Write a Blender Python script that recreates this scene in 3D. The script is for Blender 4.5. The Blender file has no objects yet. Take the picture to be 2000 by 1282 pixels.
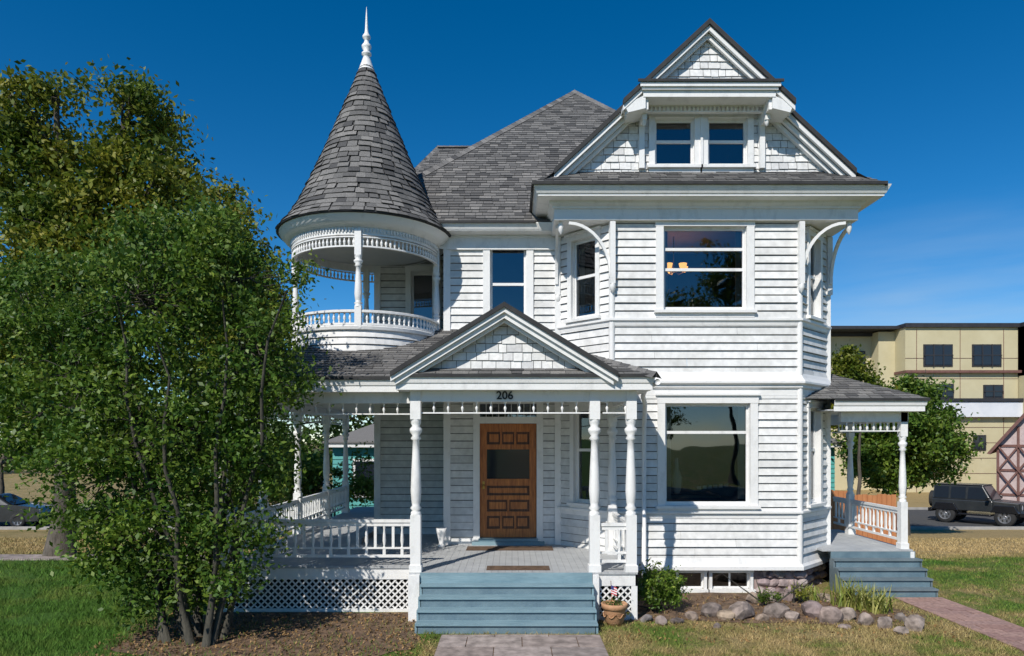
import bpy, math, random
import numpy as np
from mathutils import Vector, Matrix
random.seed(4)
F=1350.0; H=860.0; CH=2.626
def X(px,d): return (px-1000.0)*d/F
def Z(py,d): return CH-(py-H)*d/F
scene=bpy.context.scene
# ------------------------------------------------------------ materials
M={}
def nt(name):
    m=bpy.data.materials.new(name); m.use_nodes=True
    n=m.node_tree.nodes; l=m.node_tree.links
    b=n['Principled BSDF']; M[name]=m
    return m,n,l,b
def rgba(c): return (c[0],c[1],c[2],1)
def pmat(name,c1,c2,scale=4,rough=.6,bump=.0,bscale=60,metal=0,stretch=(1,1,1),lo=.35,hi=.7,spec=.5):
    m,n,l,b=nt(name)
    tc=n.new('ShaderNodeNewGeometry'); mp=n.new('ShaderNodeMapping'); mp.inputs['Scale'].default_value=stretch
    l.new(tc.outputs['Position'],mp.inputs['Vector'])
    t=n.new('ShaderNodeTexNoise'); t.inputs['Scale'].default_value=scale; t.inputs['Detail'].default_value=8; t.inputs['Roughness'].default_value=.65
    l.new(mp.outputs[0],t.inputs['Vector'])
    r=n.new('ShaderNodeValToRGB'); r.color_ramp.elements[0].position=lo; r.color_ramp.elements[1].position=hi
    r.color_ramp.elements[0].color=rgba(c1); r.color_ramp.elements[1].color=rgba(c2)
    l.new(t.outputs['Fac'],r.inputs[0]); l.new(r.outputs[0],b.inputs['Base Color'])
    b.inputs['Roughness'].default_value=rough; b.inputs['Metallic'].default_value=metal
    b.inputs['Specular IOR Level'].default_value=spec
    if bump>0:
        t2=n.new('ShaderNodeTexNoise'); t2.inputs['Scale'].default_value=bscale; t2.inputs['Detail'].default_value=5
        l.new(mp.outputs[0],t2.inputs['Vector'])
        bp=n.new('ShaderNodeBump'); bp.inputs['Strength'].default_value=bump; bp.inputs['Distance'].default_value=.02
        l.new(t2.outputs['Fac'],bp.inputs['Height']); l.new(bp.outputs[0],b.inputs['Normal'])
    return m
def island(name,cols,rough=.85,nscale=40,namt=.5,trans=0,spec=.3,big=None):
    """random colour per piece (shingle / leaf / board)"""
    m,n,l,b=nt(name)
    g=n.new('ShaderNodeNewGeometry'); r=n.new('ShaderNodeValToRGB')
    e=r.color_ramp.elements
    while len(e)<len(cols): e.new(.5)
    for i,c in enumerate(cols):
        e[i].position=i/(len(cols)-1); e[i].color=rgba(c)
    l.new(g.outputs['Random Per Island'],r.inputs[0])
    t=n.new('ShaderNodeTexNoise'); t.inputs['Scale'].default_value=nscale; t.inputs['Detail'].default_value=4
    l.new(g.outputs['Position'],t.inputs['Vector'])
    mr=n.new('ShaderNodeMapRange'); mr.inputs['From Min'].default_value=.3; mr.inputs['From Max'].default_value=.7
    mr.inputs['To Min'].default_value=1-namt; mr.inputs['To Max'].default_value=1+namt*.6
    l.new(t.outputs['Fac'],mr.inputs['Value'])
    mx=n.new('ShaderNodeVectorMath'); mx.operation='SCALE'
    l.new(r.outputs[0],mx.inputs[0]); l.new(mr.outputs[0],mx.inputs['Scale'])
    out=mx.outputs[0]
    if big:
        t3=n.new('ShaderNodeTexNoise'); t3.inputs['Scale'].default_value=big[0]; t3.inputs['Detail'].default_value=2
        l.new(g.outputs['Position'],t3.inputs['Vector'])
        r3=n.new('ShaderNodeValToRGB'); r3.color_ramp.elements[0].position=.38; r3.color_ramp.elements[1].position=.62
        r3.color_ramp.elements[0].color=rgba(big[1]); r3.color_ramp.elements[1].color=rgba(big[2])
        l.new(t3.outputs['Fac'],r3.inputs[0])
        mm=n.new('ShaderNodeVectorMath'); mm.operation='MULTIPLY'
        l.new(out,mm.inputs[0]); l.new(r3.outputs[0],mm.inputs[1]); out=mm.outputs[0]
    l.new(out,b.inputs['Base Color'])
    b.inputs['Roughness'].default_value=rough; b.inputs['Specular IOR Level'].default_value=spec
    if trans>0:
        tr=n.new('ShaderNodeBsdfTranslucent'); ms=n.new('ShaderNodeMixShader'); ms.inputs[0].default_value=trans
        l.new(out,tr.inputs[0]); l.new(b.outputs[0],ms.inputs[1]); l.new(tr.outputs[0],ms.inputs[2])
        l.new(ms.outputs[0],n['Material Output'].inputs['Surface'])
    return m
pmat('white_paint',(.64,.635,.62),(.78,.775,.76),2.2,.5,.25,35,stretch=(1,1,.5),lo=.25,hi=.5)
pmat('trim_paint',(.62,.615,.60),(.79,.785,.77),5,.45,.2,50,stretch=(1,1,.6),lo=.25,hi=.48)
island('siding_paint',[(.62,.62,.61),(.77,.765,.75),(.69,.69,.68),(.79,.785,.77),(.73,.725,.71)],.55,9,.14,0,.3,(1.6,(.90,.90,.89),(1.03,1.03,1.03)))
pmat('lap_shade_gap',(.08,.08,.08),(.20,.20,.20),6,.8)  # dark grey painting in the shade lines at laps; also backs shingle gaps
island('white_shingle',[(.56,.56,.56),(.77,.765,.75),(.66,.66,.65),(.78,.775,.76)],.6,15,.15)
island('roof_shingle',[(.070,.069,.070),(.14,.136,.132),(.20,.193,.185),(.098,.096,.095),(.24,.23,.218),(.12,.118,.116)],.9,60,.4)
pmat('roof_under',(.03,.03,.03),(.05,.05,.05),5,.9)
pmat('roof_edge',(.02,.02,.022),(.04,.04,.04),5,.8)
pmat('porch_floor',(.36,.37,.38),(.47,.48,.48),3,.6,.1,20)
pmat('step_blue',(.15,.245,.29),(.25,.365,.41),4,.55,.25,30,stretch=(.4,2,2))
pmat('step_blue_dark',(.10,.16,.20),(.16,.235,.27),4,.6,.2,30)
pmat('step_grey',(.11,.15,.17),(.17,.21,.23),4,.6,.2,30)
pmat('ceiling_paint',(.55,.56,.57),(.66,.66,.66),2,.6)
pmat('wood_door',(.22,.055,.010),(.60,.20,.04),5,.35,.2,25,stretch=(6,1,.7),lo=.3,hi=.7)
pmat('wood_door_dark',(.05,.014,.005),(.15,.04,.012),5,.35,.2,25,stretch=(6,1,.7))
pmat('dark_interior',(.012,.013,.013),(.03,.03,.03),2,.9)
pmat('furniture',(.05,.035,.02),(.12,.08,.05),4,.6)
pmat('curtain',(.3,.3,.28),(.45,.45,.42),3,.9,.3,12,stretch=(6,1,.2))
pmat('brass',(.4,.25,.07),(.5,.32,.1),5,.3,metal=1)
pmat('iron_black',(.012,.012,.012),(.02,.02,.02),5,.5)
pmat('doormat',(.09,.055,.035),(.16,.10,.065),30,.95,.5,200)
pmat('terracotta',(.42,.22,.11),(.55,.32,.18),8,.8,.3,50)
pmat('soil',(.06,.038,.024),(.24,.15,.09),7,.95,.8,35)
pmat('bark',(.05,.042,.032),(.14,.12,.095),14,.95,.8,60,stretch=(1,1,.25))
pmat('shrub_bark',(.03,.028,.022),(.085,.078,.06),14,.95,.6,60,stretch=(1,1,.3))
pmat('concrete',(.30,.29,.27),(.42,.40,.37),3,.9,.3,50)
pmat('asphalt',(.05,.05,.052),(.08,.078,.076),6,.9,.4,120)
pmat('beige_render',(.50,.44,.27),(.57,.51,.33),.6,.85)
pmat('housewrap',(.62,.64,.68),(.74,.75,.78),1,.7)
pmat('parapet_black',(.02,.02,.025),(.035,.035,.04),3,.6)
pmat('teal_paint',(.06,.30,.29),(.09,.38,.36),3,.6)
pmat('stucco_pink',(.42,.33,.32),(.55,.45,.43),4,.9,.5,25)
pmat('timber_brown',(.13,.06,.05),(.2,.10,.08),6,.8)
pmat('cedar_fence',(.42,.16,.06),(.55,.24,.10),3,.8,.2,30,stretch=(4,4,.5))
pmat('car_dark',(.022,.025,.028),(.035,.038,.04),2,.25,spec=.8)
pmat('car_black',(.010,.010,.012),(.016,.016,.018),2,.22,spec=.7)
pmat('tyre',(.015,.015,.015),(.03,.03,.03),8,.85)
pmat('rim',(.3,.3,.31),(.45,.45,.46),5,.35,metal=.8)
pmat('lamp_lens',(.6,.6,.6),(.75,.75,.75),5,.15)
pmat('red_fabric',(.5,.02,.03),(.55,.03,.04),5,.8)
pmat('white_fabric',(.75,.75,.75),(.8,.8,.8),5,.8)
pmat('blue_fabric',(.02,.03,.16),(.03,.04,.2),5,.8)
island('leaf_green',[(.040,.098,.012),(.095,.18,.022),(.17,.26,.035),(.065,.14,.016),(.23,.31,.055)],.5,3,.35,.33,.4,(1.3,(.68,.8,.7),(1.22,1.12,1.0)))
island('leaf_yellowgreen',[(.075,.12,.012),(.16,.20,.022),(.26,.28,.04),(.11,.165,.016),(.31,.30,.055)],.5,2,.3,.33,.3,(.7,(.52,.68,.55),(1.3,1.12,1.0)))
island('leaf_dark',[(.025,.06,.010),(.06,.12,.015),(.09,.155,.02),(.035,.085,.012)],.55,2,.3,.3,.4)
island('leaf_lily',[(.14,.20,.03),(.34,.36,.08),(.46,.44,.15),(.14,.22,.03)],.5,4,.3,.3,.4)
island('leaf_litter',[(.12,.06,.02),(.28,.16,.06),(.36,.24,.11),(.06,.035,.02)],.9,8,.3)
island('garden_stone',[(.16,.13,.12),(.32,.26,.22),(.22,.17,.17),(.36,.28,.20),(.18,.17,.18)],.9,9,.6)
island('pink_stone',[(.22,.16,.16),(.40,.32,.31),(.30,.23,.24),(.44,.38,.35)],.9,9,.5)
island('paver',[(.30,.245,.22),(.38,.32,.29),(.34,.28,.26),(.27,.23,.21)],.9,7,.45)
island('brick_paver',[(.30,.18,.15),(.38,.24,.20),(.34,.22,.19),(.27,.16,.14)],.9,20,.3)
m,n,l,b=nt('foundation_stone')
g=n.new('ShaderNodeNewGeometry'); v=n.new('ShaderNodeTexVoronoi'); v.inputs['Scale'].default_value=3.6
l.new(g.outputs['Position'],v.inputs['Vector'])
r=n.new('ShaderNodeValToRGB'); r.color_ramp.elements[0].color=(.20,.13,.12,1); r.color_ramp.elements[1].color=(.44,.36,.33,1)
sx=n.new('ShaderNodeSeparateColor'); l.new(v.outputs['Color'],sx.inputs[0]); l.new(sx.outputs[0],r.inputs[0]); l.new(r.outputs[0],b.inputs['Base Color'])
bp=n.new('ShaderNodeBump'); bp.inputs['Strength'].default_value=1; bp.inputs['Distance'].default_value=.09; bp.invert=True
l.new(v.outputs['Distance'],bp.inputs['Height']); l.new(bp.outputs[0],b.inputs['Normal']); b.inputs['Roughness'].default_value=.95
def grassmat(name,blade):
    m,n,l,b=nt(name)
    g=n.new('ShaderNodeNewGeometry')
    t=n.new('ShaderNodeTexNoise'); t.inputs['Scale'].default_value=.8; t.inputs['Detail'].default_value=8; t.inputs['Roughness'].default_value=.78
    l.new(g.outputs['Position'],t.inputs['Vector'])
    sp=n.new('ShaderNodeSeparateXYZ'); l.new(g.outputs['Position'],sp.inputs[0])
    def mrange(src,a,b_,c,d):
        q=n.new('ShaderNodeMapRange'); q.inputs['From Min'].default_value=a; q.inputs['From Max'].default_value=b_; q.inputs['To Min'].default_value=c; q.inputs['To Max'].default_value=d; l.new(src,q.inputs['Value']); return q.outputs[0]
    def add(a,b_):
        q=n.new('ShaderNodeMath'); q.operation='ADD'; l.new(a,q.inputs[0]); l.new(b_,q.inputs[1]); return q.outputs[0]
    s1=mrange(sp.outputs['X'],-5,1,-.08,.115); s2=mrange(sp.outputs['X'],6.2,8,0,-.09); s3=mrange(sp.outputs['Y'],15.5,17.5,0,.26)
    tot=add(add(add(t.outputs['Fac'],s1),s2),s3)
    r=n.new('ShaderNodeValToRGB'); e=r.color_ramp.elements
    e.new(.5); e.new(.5)
    k=1.0 if blade else .8
    for i,(p,c) in enumerate([(.40,(.075,.165,.022)),(.52,(.14,.20,.035)),(.61,(.31,.25,.10)),(.74,(.46,.34,.16))]):
        e[i].position=p; e[i].color=rgba([q*k for q in c])
    l.new(tot,r.inputs[0])
    t2=n.new('ShaderNodeTexNoise'); t2.inputs['Scale'].default_value=30; t2.inputs['Detail'].default_value=5
    l.new(g.outputs['Position'],t2.inputs['Vector'])
    m2=n.new('ShaderNodeMapRange'); m2.inputs['From Min'].default_value=.3; m2.inputs['From Max'].default_value=.7; m2.inputs['To Min'].default_value=.5; m2.inputs['To Max'].default_value=1.35
    l.new(t2.outputs['Fac'],m2.inputs['Value'])
    if blade:
        m2.inputs['To Min'].default_value=.55; l.new(g.outputs['Random Per Island'],m2.inputs['Value']); m2.inputs['From Min'].default_value=0; m2.inputs['From Max'].default_value=1
    s=n.new('ShaderNodeVectorMath'); s.operation='SCALE'; l.new(r.outputs[0],s.inputs[0]); l.new(m2.outputs[0],s.inputs['Scale'])
    l.new(s.outputs[0],b.inputs['Base Color']); b.inputs['Roughness'].default_value=.8; b.inputs['Specular IOR Level'].default_value=.2
    if not blade:
        bp=n.new('ShaderNodeBump'); bp.inputs['Strength'].default_value=.9; bp.inputs['Distance'].default_value=.05
        l.new(t2.outputs['Fac'],bp.inputs['Height']); l.new(bp.outputs[0],b.inputs['Normal'])
grassmat('lawn_ground',False); grassmat('grass_blade',True)
m,n,l,b=nt('window_glass'); n.remove(b)
tr=n.new('ShaderNodeBsdfTransparent'); tr.inputs[0].default_value=(.70,.76,.74,1)
gl=n.new('ShaderNodeBsdfGlossy'); gl.inputs['Roughness'].default_value=.015; gl.inputs[0].default_value=(.9,.95,1,1)
g=n.new('ShaderNodeNewGeometry'); t=n.new('ShaderNodeTexNoise'); t.inputs['Scale'].default_value=1.6; t.inputs['Detail'].default_value=1
l.new(g.outputs['Position'],t.inputs['Vector']); bp=n.new('ShaderNodeBump'); bp.inputs['Strength'].default_value=.12; bp.inputs['Distance'].default_value=.03
l.new(t.outputs['Fac'],bp.inputs['Height']); l.new(bp.outputs[0],gl.inputs['Normal'])
fr=n.new('ShaderNodeFresnel'); fr.inputs[0].default_value=1.5
ad=n.new('ShaderNodeMath'); ad.operation='ADD'; ad.inputs[1].default_value=.09; l.new(fr.outputs[0],ad.inputs[0])
mx=n.new('ShaderNodeMixShader'); l.new(ad.outputs[0],mx.inputs[0]); l.new(tr.outputs[0],mx.inputs[1]); l.new(gl.outputs[0],mx.inputs[2])
l.new(mx.outputs[0],n['Material Output'].inputs['Surface'])
m,n,l,b=nt('dark_glass'); b.inputs['Base Color'].default_value=(.015,.02,.03,1); b.inputs['Roughness'].default_value=.05; b.inputs['Specular IOR Level'].default_value=.6
m,n,l,b=nt('lamp_glow'); b.inputs['Base Color'].default_value=(.9,.6,.3,1); b.inputs['Emission Color'].default_value=(1,.45,.10,1); b.inputs['Emission Strength'].default_value=2.0
# ------------------------------------------------------------ mesh builder
class MB:
    def __init__(s): s.v=[];s.f=[];s.m=[];s.s=[];s.mats=[];s.cur=0;s.sm=False
    def mat(s,n):
        if n not in s.mats: s.mats.append(n)
        s.cur=s.mats.index(n); return s
    def face(s,pts):
        i=len(s.v); s.v.extend([tuple(p) for p in pts]); s.f.append(tuple(range(i,i+len(pts)))); s.m.append(s.cur); s.s.append(False)
    def add(s,vs,fs,smooth=False):
        i=len(s.v); s.v.extend([tuple(p) for p in vs])
        for f in fs: s.f.append(tuple(i+k for k in f)); s.m.append(s.cur); s.s.append(smooth)
    def box(s,x0,x1,y0,y1,z0,z1):
        s.add([(x0,y0,z0),(x1,y0,z0),(x1,y1,z0),(x0,y1,z0),(x0,y0,z1),(x1,y0,z1),(x1,y1,z1),(x0,y1,z1)],
              [(0,3,2,1),(4,5,6,7),(0,1,5,4),(1,2,6,5),(2,3,7,6),(3,0,4,7)])
    def hexa(s,p):
        s.add(p,[(0,3,2,1),(4,5,6,7),(0,1,5,4),(1,2,6,5),(2,3,7,6),(3,0,4,7)])
    def lbox(s,W,u0,u1,d0,d1,z0,z1):
        O,t,n=W
        def P(u,d,z): return (O[0]+t[0]*u+n[0]*d,O[1]+t[1]*u+n[1]*d,z)
        s.hexa([P(u0,d1,z0),P(u1,d1,z0),P(u1,d0,z0),P(u0,d0,z0),P(u0,d1,z1),P(u1,d1,z1),P(u1,d0,z1),P(u0,d0,z1)])
    def prismY(s,poly,y0,y1):
        k=len(poly); vs=[(x,y0,z) for x,z in poly]+[(x,y1,z) for x,z in poly]
        fs=[tuple(range(k)),tuple(range(2*k-1,k-1,-1))]+[(i,(i+1)%k,k+(i+1)%k,k+i) for i in range(k)]
        s.add(vs,fs)
    def lathe(s,cx,cy,prof,seg=10,a0=0,a1=2*math.pi,smooth=True):
        full=abs(a1-a0-2*math.pi)<1e-6; k=seg if full else seg+1
        vs=[]
        for r,z in prof:
            for i in range(k):
                a=a0+(a1-a0)*i/seg; vs.append((cx+r*math.cos(a),cy+r*math.sin(a),z))
        fs=[]
        for j in range(len(prof)-1):
            for i in range(seg):
                i2=(i+1)%k; fs.append((j*k+i,j*k+i2,(j+1)*k+i2,(j+1)*k+i))
        s.add(vs,fs,smooth)
    def tube(s,pts,rad,seg=7):
        pts=[Vector(p) for p in pts]; n_=len(pts)
        if not isinstance(rad,(list,tuple)): rad=[rad]*n_
        vs=[]
        for i,p in enumerate(pts):
            d=(pts[min(i+1,n_-1)]-pts[max(i-1,0)]).normalized()
            a=d.cross(Vector((.13,.97,.2))).normalized(); b_=d.cross(a)
            for k in range(seg):
                q=2*math.pi*k/seg; vs.append(p+(a*math.cos(q)+b_*math.sin(q))*rad[i])
        fs=[(i*seg+k,i*seg+(k+1)%seg,(i+1)*seg+(k+1)%seg,(i+1)*seg+k) for i in range(n_-1) for k in range(seg)]
        fs.append(tuple(range(seg))); fs.append(tuple(range(n_*seg-1,(n_-1)*seg-1,-1)))
        s.add(vs,fs,True)
    def obj(s,name,parent=None,loc=None,rotz=None):
        me=bpy.data.meshes.new(name); me.from_pydata(s.v,[],s.f)
        for mn in s.mats: me.materials.append(M[mn])
        me.polygons.foreach_set('material_index',s.m); me.polygons.foreach_set('use_smooth',s.s); me.update()
        o=bpy.data.objects.new(name,me); scene.collection.objects.link(o)
        if parent: o.parent=parent
        if loc: o.location=loc
        if rotz: o.rotation_euler=(0,0,rotz)
        return o
def empty(name,loc=(0,0,0),rotz=0):
    o=bpy.data.objects.new(name,None); scene.collection.objects.link(o); o.location=loc; o.rotation_euler=(0,0,rotz); o.empty_display_size=.2
    return o
def frame(A,B):
    t=Vector((B[0]-A[0],B[1]-A[1])); L=t.length; t/=L
    return ((A[0],A[1]),(t.x,t.y),(t.y,-t.x)),L
def siding(mb,A,B,z0,z1,openings=(),lap=.137,proud=.032,base=0):
    W,L=frame(A,B); O,t,n=W
    def P(u,d,z): return (O[0]+t[0]*u+n[0]*d,O[1]+t[1]*u+n[1]*d,z)
    z=z0; G=.014
    while z<z1-1e-4:
        zt=min(z+lap,z1); pr=proud+random.uniform(-.008,.008); zg=zt-G+random.uniform(-.005,.004)
        cuts=sorted({z,zt,zg}|{c for o in openings for c in (o[2],o[3]) if z<c<zt})
        joint=random.uniform(.2,.8)*L
        for a,b_ in zip(cuts[:-1],cuts[1:]):
            if b_-a<1e-5: continue
            mid=(a+b_)/2; iv=[(0,L)]
            for o in openings:
                if o[2]<mid<o[3]:
                    nv=[]
                    for p,q in iv:
                        if o[1]<=p or o[0]>=q: nv.append((p,q)); continue
                        if o[0]>p: nv.append((p,o[0]))
                        if o[1]<q: nv.append((o[1],q))
                    iv=nv
            gap=mid>zg  # top strip of the row, coloured dark as painted lap shade
            da=base+pr+(.003-pr)*(a-z)/lap; db=base+pr+(.003-pr)*(b_-z)/lap
            for p,q in iv:
                segs=[(p,q)] if not(p+.4<joint<q-.4) else [(p,joint-.0015),(joint+.0015,q)]
                for p2,q2 in segs:
                    if gap: mb.mat('lap_shade_gap'); mb.add([P(p2,base-.001,a),P(q2,base-.001,a),P(q2,base-.001,b_),P(p2,base-.001,b_)],[(0,1,2,3)]); mb.mat('siding_paint'); continue
                    vs=[P(p2,da,a),P(q2,da,a),P(q2,db,b_),P(p2,db,b_)]; fs=[(0,1,2,3)]
                    if a==z:
                        vs+= [P(p2,base-.002,a),P(q2,base-.002,a)]; fs.append((0,4,5,1))
                    mb.add(vs,fs)
        z=zt
def offset_path(pts,off):
    out=[]
    for i,p in enumerate(pts):
        ns=[]
        if i>0:
            a=pts[i-1]; t=Vector((p[0]-a[0],p[1]-a[1])).normalized(); ns.append(Vector((t.y,-t.x)))
        if i<len(pts)-1:
            b_=pts[i+1]; t=Vector((b_[0]-p[0],b_[1]-p[1])).normalized(); ns.append(Vector((t.y,-t.x)))
        if len(ns)==1: m_=ns[0]*off
        else:
            s_=(ns[0]+ns[1]).normalized(); m_=s_*(off/max(.3,s_.dot(ns[0])))
        out.append((p[0]+m_.x,p[1]+m_.y))
    return out
def band(mb,pts,prof):
    rows=[[(x,y,z) for x,y in offset_path(pts,o)] for o,z in prof]
    for r0,r1 in zip(rows[:-1],rows[1:]):
        for i in range(len(pts)-1): mb.face([r0[i],r0[i+1],r1[i+1],r1[i]])
def clip(poly,cp):
    out=poly; k=len(cp)
    area=sum(cp[i][0]*cp[(i+1)%k][1]-cp[(i+1)%k][0]*cp[i][1] for i in range(k))
    if area<0: cp=cp[::-1]
    for i in range(k):
        a=cp[i]; b_=cp[(i+1)%k]; inp=out; out=[]
        if not inp: return []
        def side(p): return (b_[0]-a[0])*(p[1]-a[1])-(b_[1]-a[1])*(p[0]-a[0])
        for j in range(len(inp)):
            p=inp[j]; q=inp[(j+1)%len(inp)]; sp_,sq=side(p),side(q)
            if sp_>=0: out.append(p)
            if (sp_>=0)!=(sq>=0):
                t=sp_/(sp_-sq); out.append((p[0]+(q[0]-p[0])*t,p[1]+(q[1]-p[1])*t))
    return out
def shingles(mb,poly,w=.20,h=.122,lift=.018,matn='roof_shingle',under='roof_under',gap=.008,jit=.45):
    P=[Vector(p) for p in poly]
    nrm=Vector((0,0,0))
    for i in range(1,len(P)-1): nrm+=(P[i]-P[0]).cross(P[i+1]-P[0])
    nrm.normalize()
    if nrm.z<-1e-3 or (abs(nrm.z)<1e-3 and nrm.y>0): nrm=-nrm
    u=Vector((0,0,1)).cross(nrm).normalized(); v=nrm.cross(u)
    if v.z<0: v=-v
    O=P[0]; cp=[((p-O).dot(u),(p-O).dot(v)) for p in P]
    mb.mat(under); mb.face(P); mb.mat(matn)
    umin=min(c[0] for c in cp); umax=max(c[0] for c in cp); vmin=min(c[1] for c in cp); vmax=max(c[1] for c in cp)
    y=vmin; rf=matn=='roof_shingle'
    while y<vmax:
        x=umin-random.uniform(0,w)
        while x<umax:
            ww=w*random.uniform(1-jit,1+jit); dz=random.uniform(-.008,.008) if not rf else random.choice((0,0,.02))*1.0+random.uniform(-.004,.004)
            top=y+h-(.006 if not rf else -.02)
            q=clip([(x,y+dz),(x+ww-gap,y+dz),(x+ww-gap,top),(x,top)],cp)
            if len(q)>=3:
                lf=lift*random.uniform(.8,1.3)
                def T(c,ex=None):
                    hh=lf+(.003-lf)*min(1,max(0,(c[1]-y)/h)) if ex is None else ex
                    return O+u*c[0]+v*c[1]+nrm*hh
                vs=[T(c) for c in q]; k=len(q); fs=[tuple(range(k))]
                for i in range(k):
                    a=q[i]; b_=q[(i+1)%k]
                    if abs(a[1]-b_[1])<1e-4 and abs(a[1]-y-dz)<.02:
                        j=len(vs); vs+=[T(a,0.0005),T(b_,0.0005)]; fs.append((i,j,j+1,(i+1)%k))
                mb.add(vs,fs)
            x+=ww
        y+=h
def window(tr_,gl_,it,W,u0,u1,z0,z1,bars=(),cw=.11,sill=True,depth=1.2,head=True,grow=.15,vbars=(),curt=None,thin=1.0):
    tr_.mat('trim_paint')
    tr_.lbox(W,u0-cw,u0,-.02,.05,z0,z1); tr_.lbox(W,u1,u1+cw,-.02,.05,z0,z1)
    tr_.lbox(W,u0-cw-.01,u1+cw+.01,-.02,.055,z1,z1+cw)
    if head: tr_.lbox(W,u0-cw-.035,u1+cw+.035,-.02,.09,z1+cw+.001,z1+cw+.035)
    tr_.lbox(W,u0-cw-.03,u1+cw+.03,-.02,.10,z0-.05,z0-.002)
    tr_.lbox(W,u0-cw,u1+cw,-.02,.045,z0-.12,z0-.052)
    for a,b_ in ((u0,u0+.012),(u1-.012,u1)): tr_.lbox(W,a,b_,-.14,-.021,z0,z1)
    tr_.lbox(W,u0,u1,-.14,-.021,z1-.012,z1); tr_.lbox(W,u0,u1,-.14,-.021,z0,z0+.012)
    s=.013+.032*thin
    tr_.lbox(W,u0+.013,u0+s,-.085,-.045,z0+.013,z1-.013); tr_.lbox(W,u1-s,u1-.013,-.085,-.045,z0+.013,z1-.013)
    tr_.lbox(W,u0+s,u1-s,-.083,-.047,z0+.013,z0+.013+.052*thin); tr_.lbox(W,u0+s,u1-s,-.083,-.047,z1-.013-.042*thin,z1-.013)
    for zb in bars: tr_.lbox(W,u0+s,u1-s,-.088,-.040,zb-.025,zb+.025)
    for ub in vbars: tr_.lbox(W,ub-.015,ub+.015,-.082,-.05,z0+.03,z1-.03)
    O,t,n=W
    def P(u,d,z): return (O[0]+t[0]*u+n[0]*d,O[1]+t[1]*u+n[1]*d,z)
    gl_.mat('window_glass'); gl_.face([P(u0+.02,-.066,z0+.02),P(u1-.02,-.066,z0+.02),P(u1-.02,-.066,z1-.02),P(u0+.02,-.066,z1-.02)])
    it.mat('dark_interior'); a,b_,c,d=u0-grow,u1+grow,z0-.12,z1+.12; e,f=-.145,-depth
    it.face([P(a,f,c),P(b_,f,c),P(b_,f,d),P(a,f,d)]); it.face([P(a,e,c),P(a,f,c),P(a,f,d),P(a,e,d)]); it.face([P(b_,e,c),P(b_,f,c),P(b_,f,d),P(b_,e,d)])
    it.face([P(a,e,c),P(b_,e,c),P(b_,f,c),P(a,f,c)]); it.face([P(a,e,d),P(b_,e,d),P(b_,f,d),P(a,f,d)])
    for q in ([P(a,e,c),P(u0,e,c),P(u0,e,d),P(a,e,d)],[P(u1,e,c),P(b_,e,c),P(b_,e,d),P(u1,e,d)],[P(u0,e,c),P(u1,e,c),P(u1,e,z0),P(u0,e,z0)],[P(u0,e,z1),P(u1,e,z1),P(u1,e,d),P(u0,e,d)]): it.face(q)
    if curt:
        it.mat('curtain')
        for (ca,cb,zc) in curt:
            k=14; pts=[(ca+(cb-ca)*i/k,-.20+.025*math.sin(i*2.1)) for i in range(k+1)]
            for (p1,q1),(p2,q2) in zip(pts[:-1],pts[1:]): it.face([P(p1,q1,zc),P(p2,q2,zc),P(p2,q2,z1),P(p1,q1,z1)])
# ------------------------------------------------------------ HOUSE
house=empty('victorian_house')
wall=MB(); trim=MB(); glass=MB(); inter=MB(); roof=MB(); porch=MB(); turret=MB(); found=MB(); gable=MB(); door=MB()
wall.mat('siding_paint')
YB=11.9
bay=[(.85,12.8),(1.72,YB),(4.95,YB),(5.83,12.8),(5.83,23.0)]
w2=(X(1295,YB)-1.72,X(1457,YB)-1.72,4.86,6.30)
w1=(X(1298,YB)-1.72,X(1464,YB)-1.72,1.50,3.26)
siding(wall,bay[1],bay[2],.52,3.42,[w1]); siding(wall,bay[1],bay[2],3.76,6.42,[w2])
WF,_=frame(bay[1],bay[2])
window(trim,glass,inter,WF,*w1,bars=(2.76,),depth=2.2,grow=.5,cw=.13,curt=[(w1[0]+.02,w1[0]+.16,1.6),(w1[1]-.14,w1[1]-.02,1.6)])
window(trim,glass,inter,WF,*w2,bars=(5.92,5.57),depth=2.0,grow=.5,cw=.13,curt=[(w2[0]+.02,w2[0]+.12,4.95),(w2[1]-.12,w2[1]-.02,4.95)])
# table, chair and pale valance strip inside the ground-floor bay
inter.mat('furniture'); inter.box(2.9,3.9,12.9,13.5,1.55,1.60); inter.box(2.95,3.0,12.95,13.0,1.3,1.55)
inter.mat('curtain'); inter.lathe(3.0,12.6,[(.05,1.66),(.09,1.75),(.10,1.95),(.04,2.12),(.03,2.3)],10)
for i in range(6): inter.box(3.42+i*.10,3.49+i*.10,12.75,12.78,1.72+.008*i,1.78+.008*i)
WL,LL=frame(bay[0],bay[1]); WR,LR=frame(bay[2],bay[3])
fl1=(.42,.90,1.5,3.2); fl2=(.36,.92,4.8,6.22)
siding(wall,bay[0],bay[1],.52,3.42,[fl1]); siding(wall,bay[0],bay[1],3.76,6.42,[fl2])
window(trim,glass,inter,WL,*fl1,bars=(2.45,),depth=.6,grow=.05,cw=.09)
window(trim,glass,inter,WL,*fl2,bars=(5.55,),depth=.6,grow=.05,cw=.09,curt=[(.38,.46,4.9)])
fr1=(.36,.84,1.5,3.2); fr2=(.36,.84,4.8,6.22)
siding(wall,bay[2],bay[3],.52,3.42,[fr1]); siding(wall,bay[2],bay[3],3.76,6.42,[fr2])
window(trim,glass,inter,WR,*fr1,bars=(2.45,),depth=.6,grow=.05,cw=.09)
window(trim,glass,inter,WR,*fr2,bars=(5.55,),depth=.6,grow=.05,cw=.09)
siding(wall,bay[3],bay[4],.52,3.42); siding(wall,bay[3],bay[4],3.76,6.42)
FA,FB=(-1.23,12.8),(.85,12.8); WM,_=frame(FA,FB)
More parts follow.
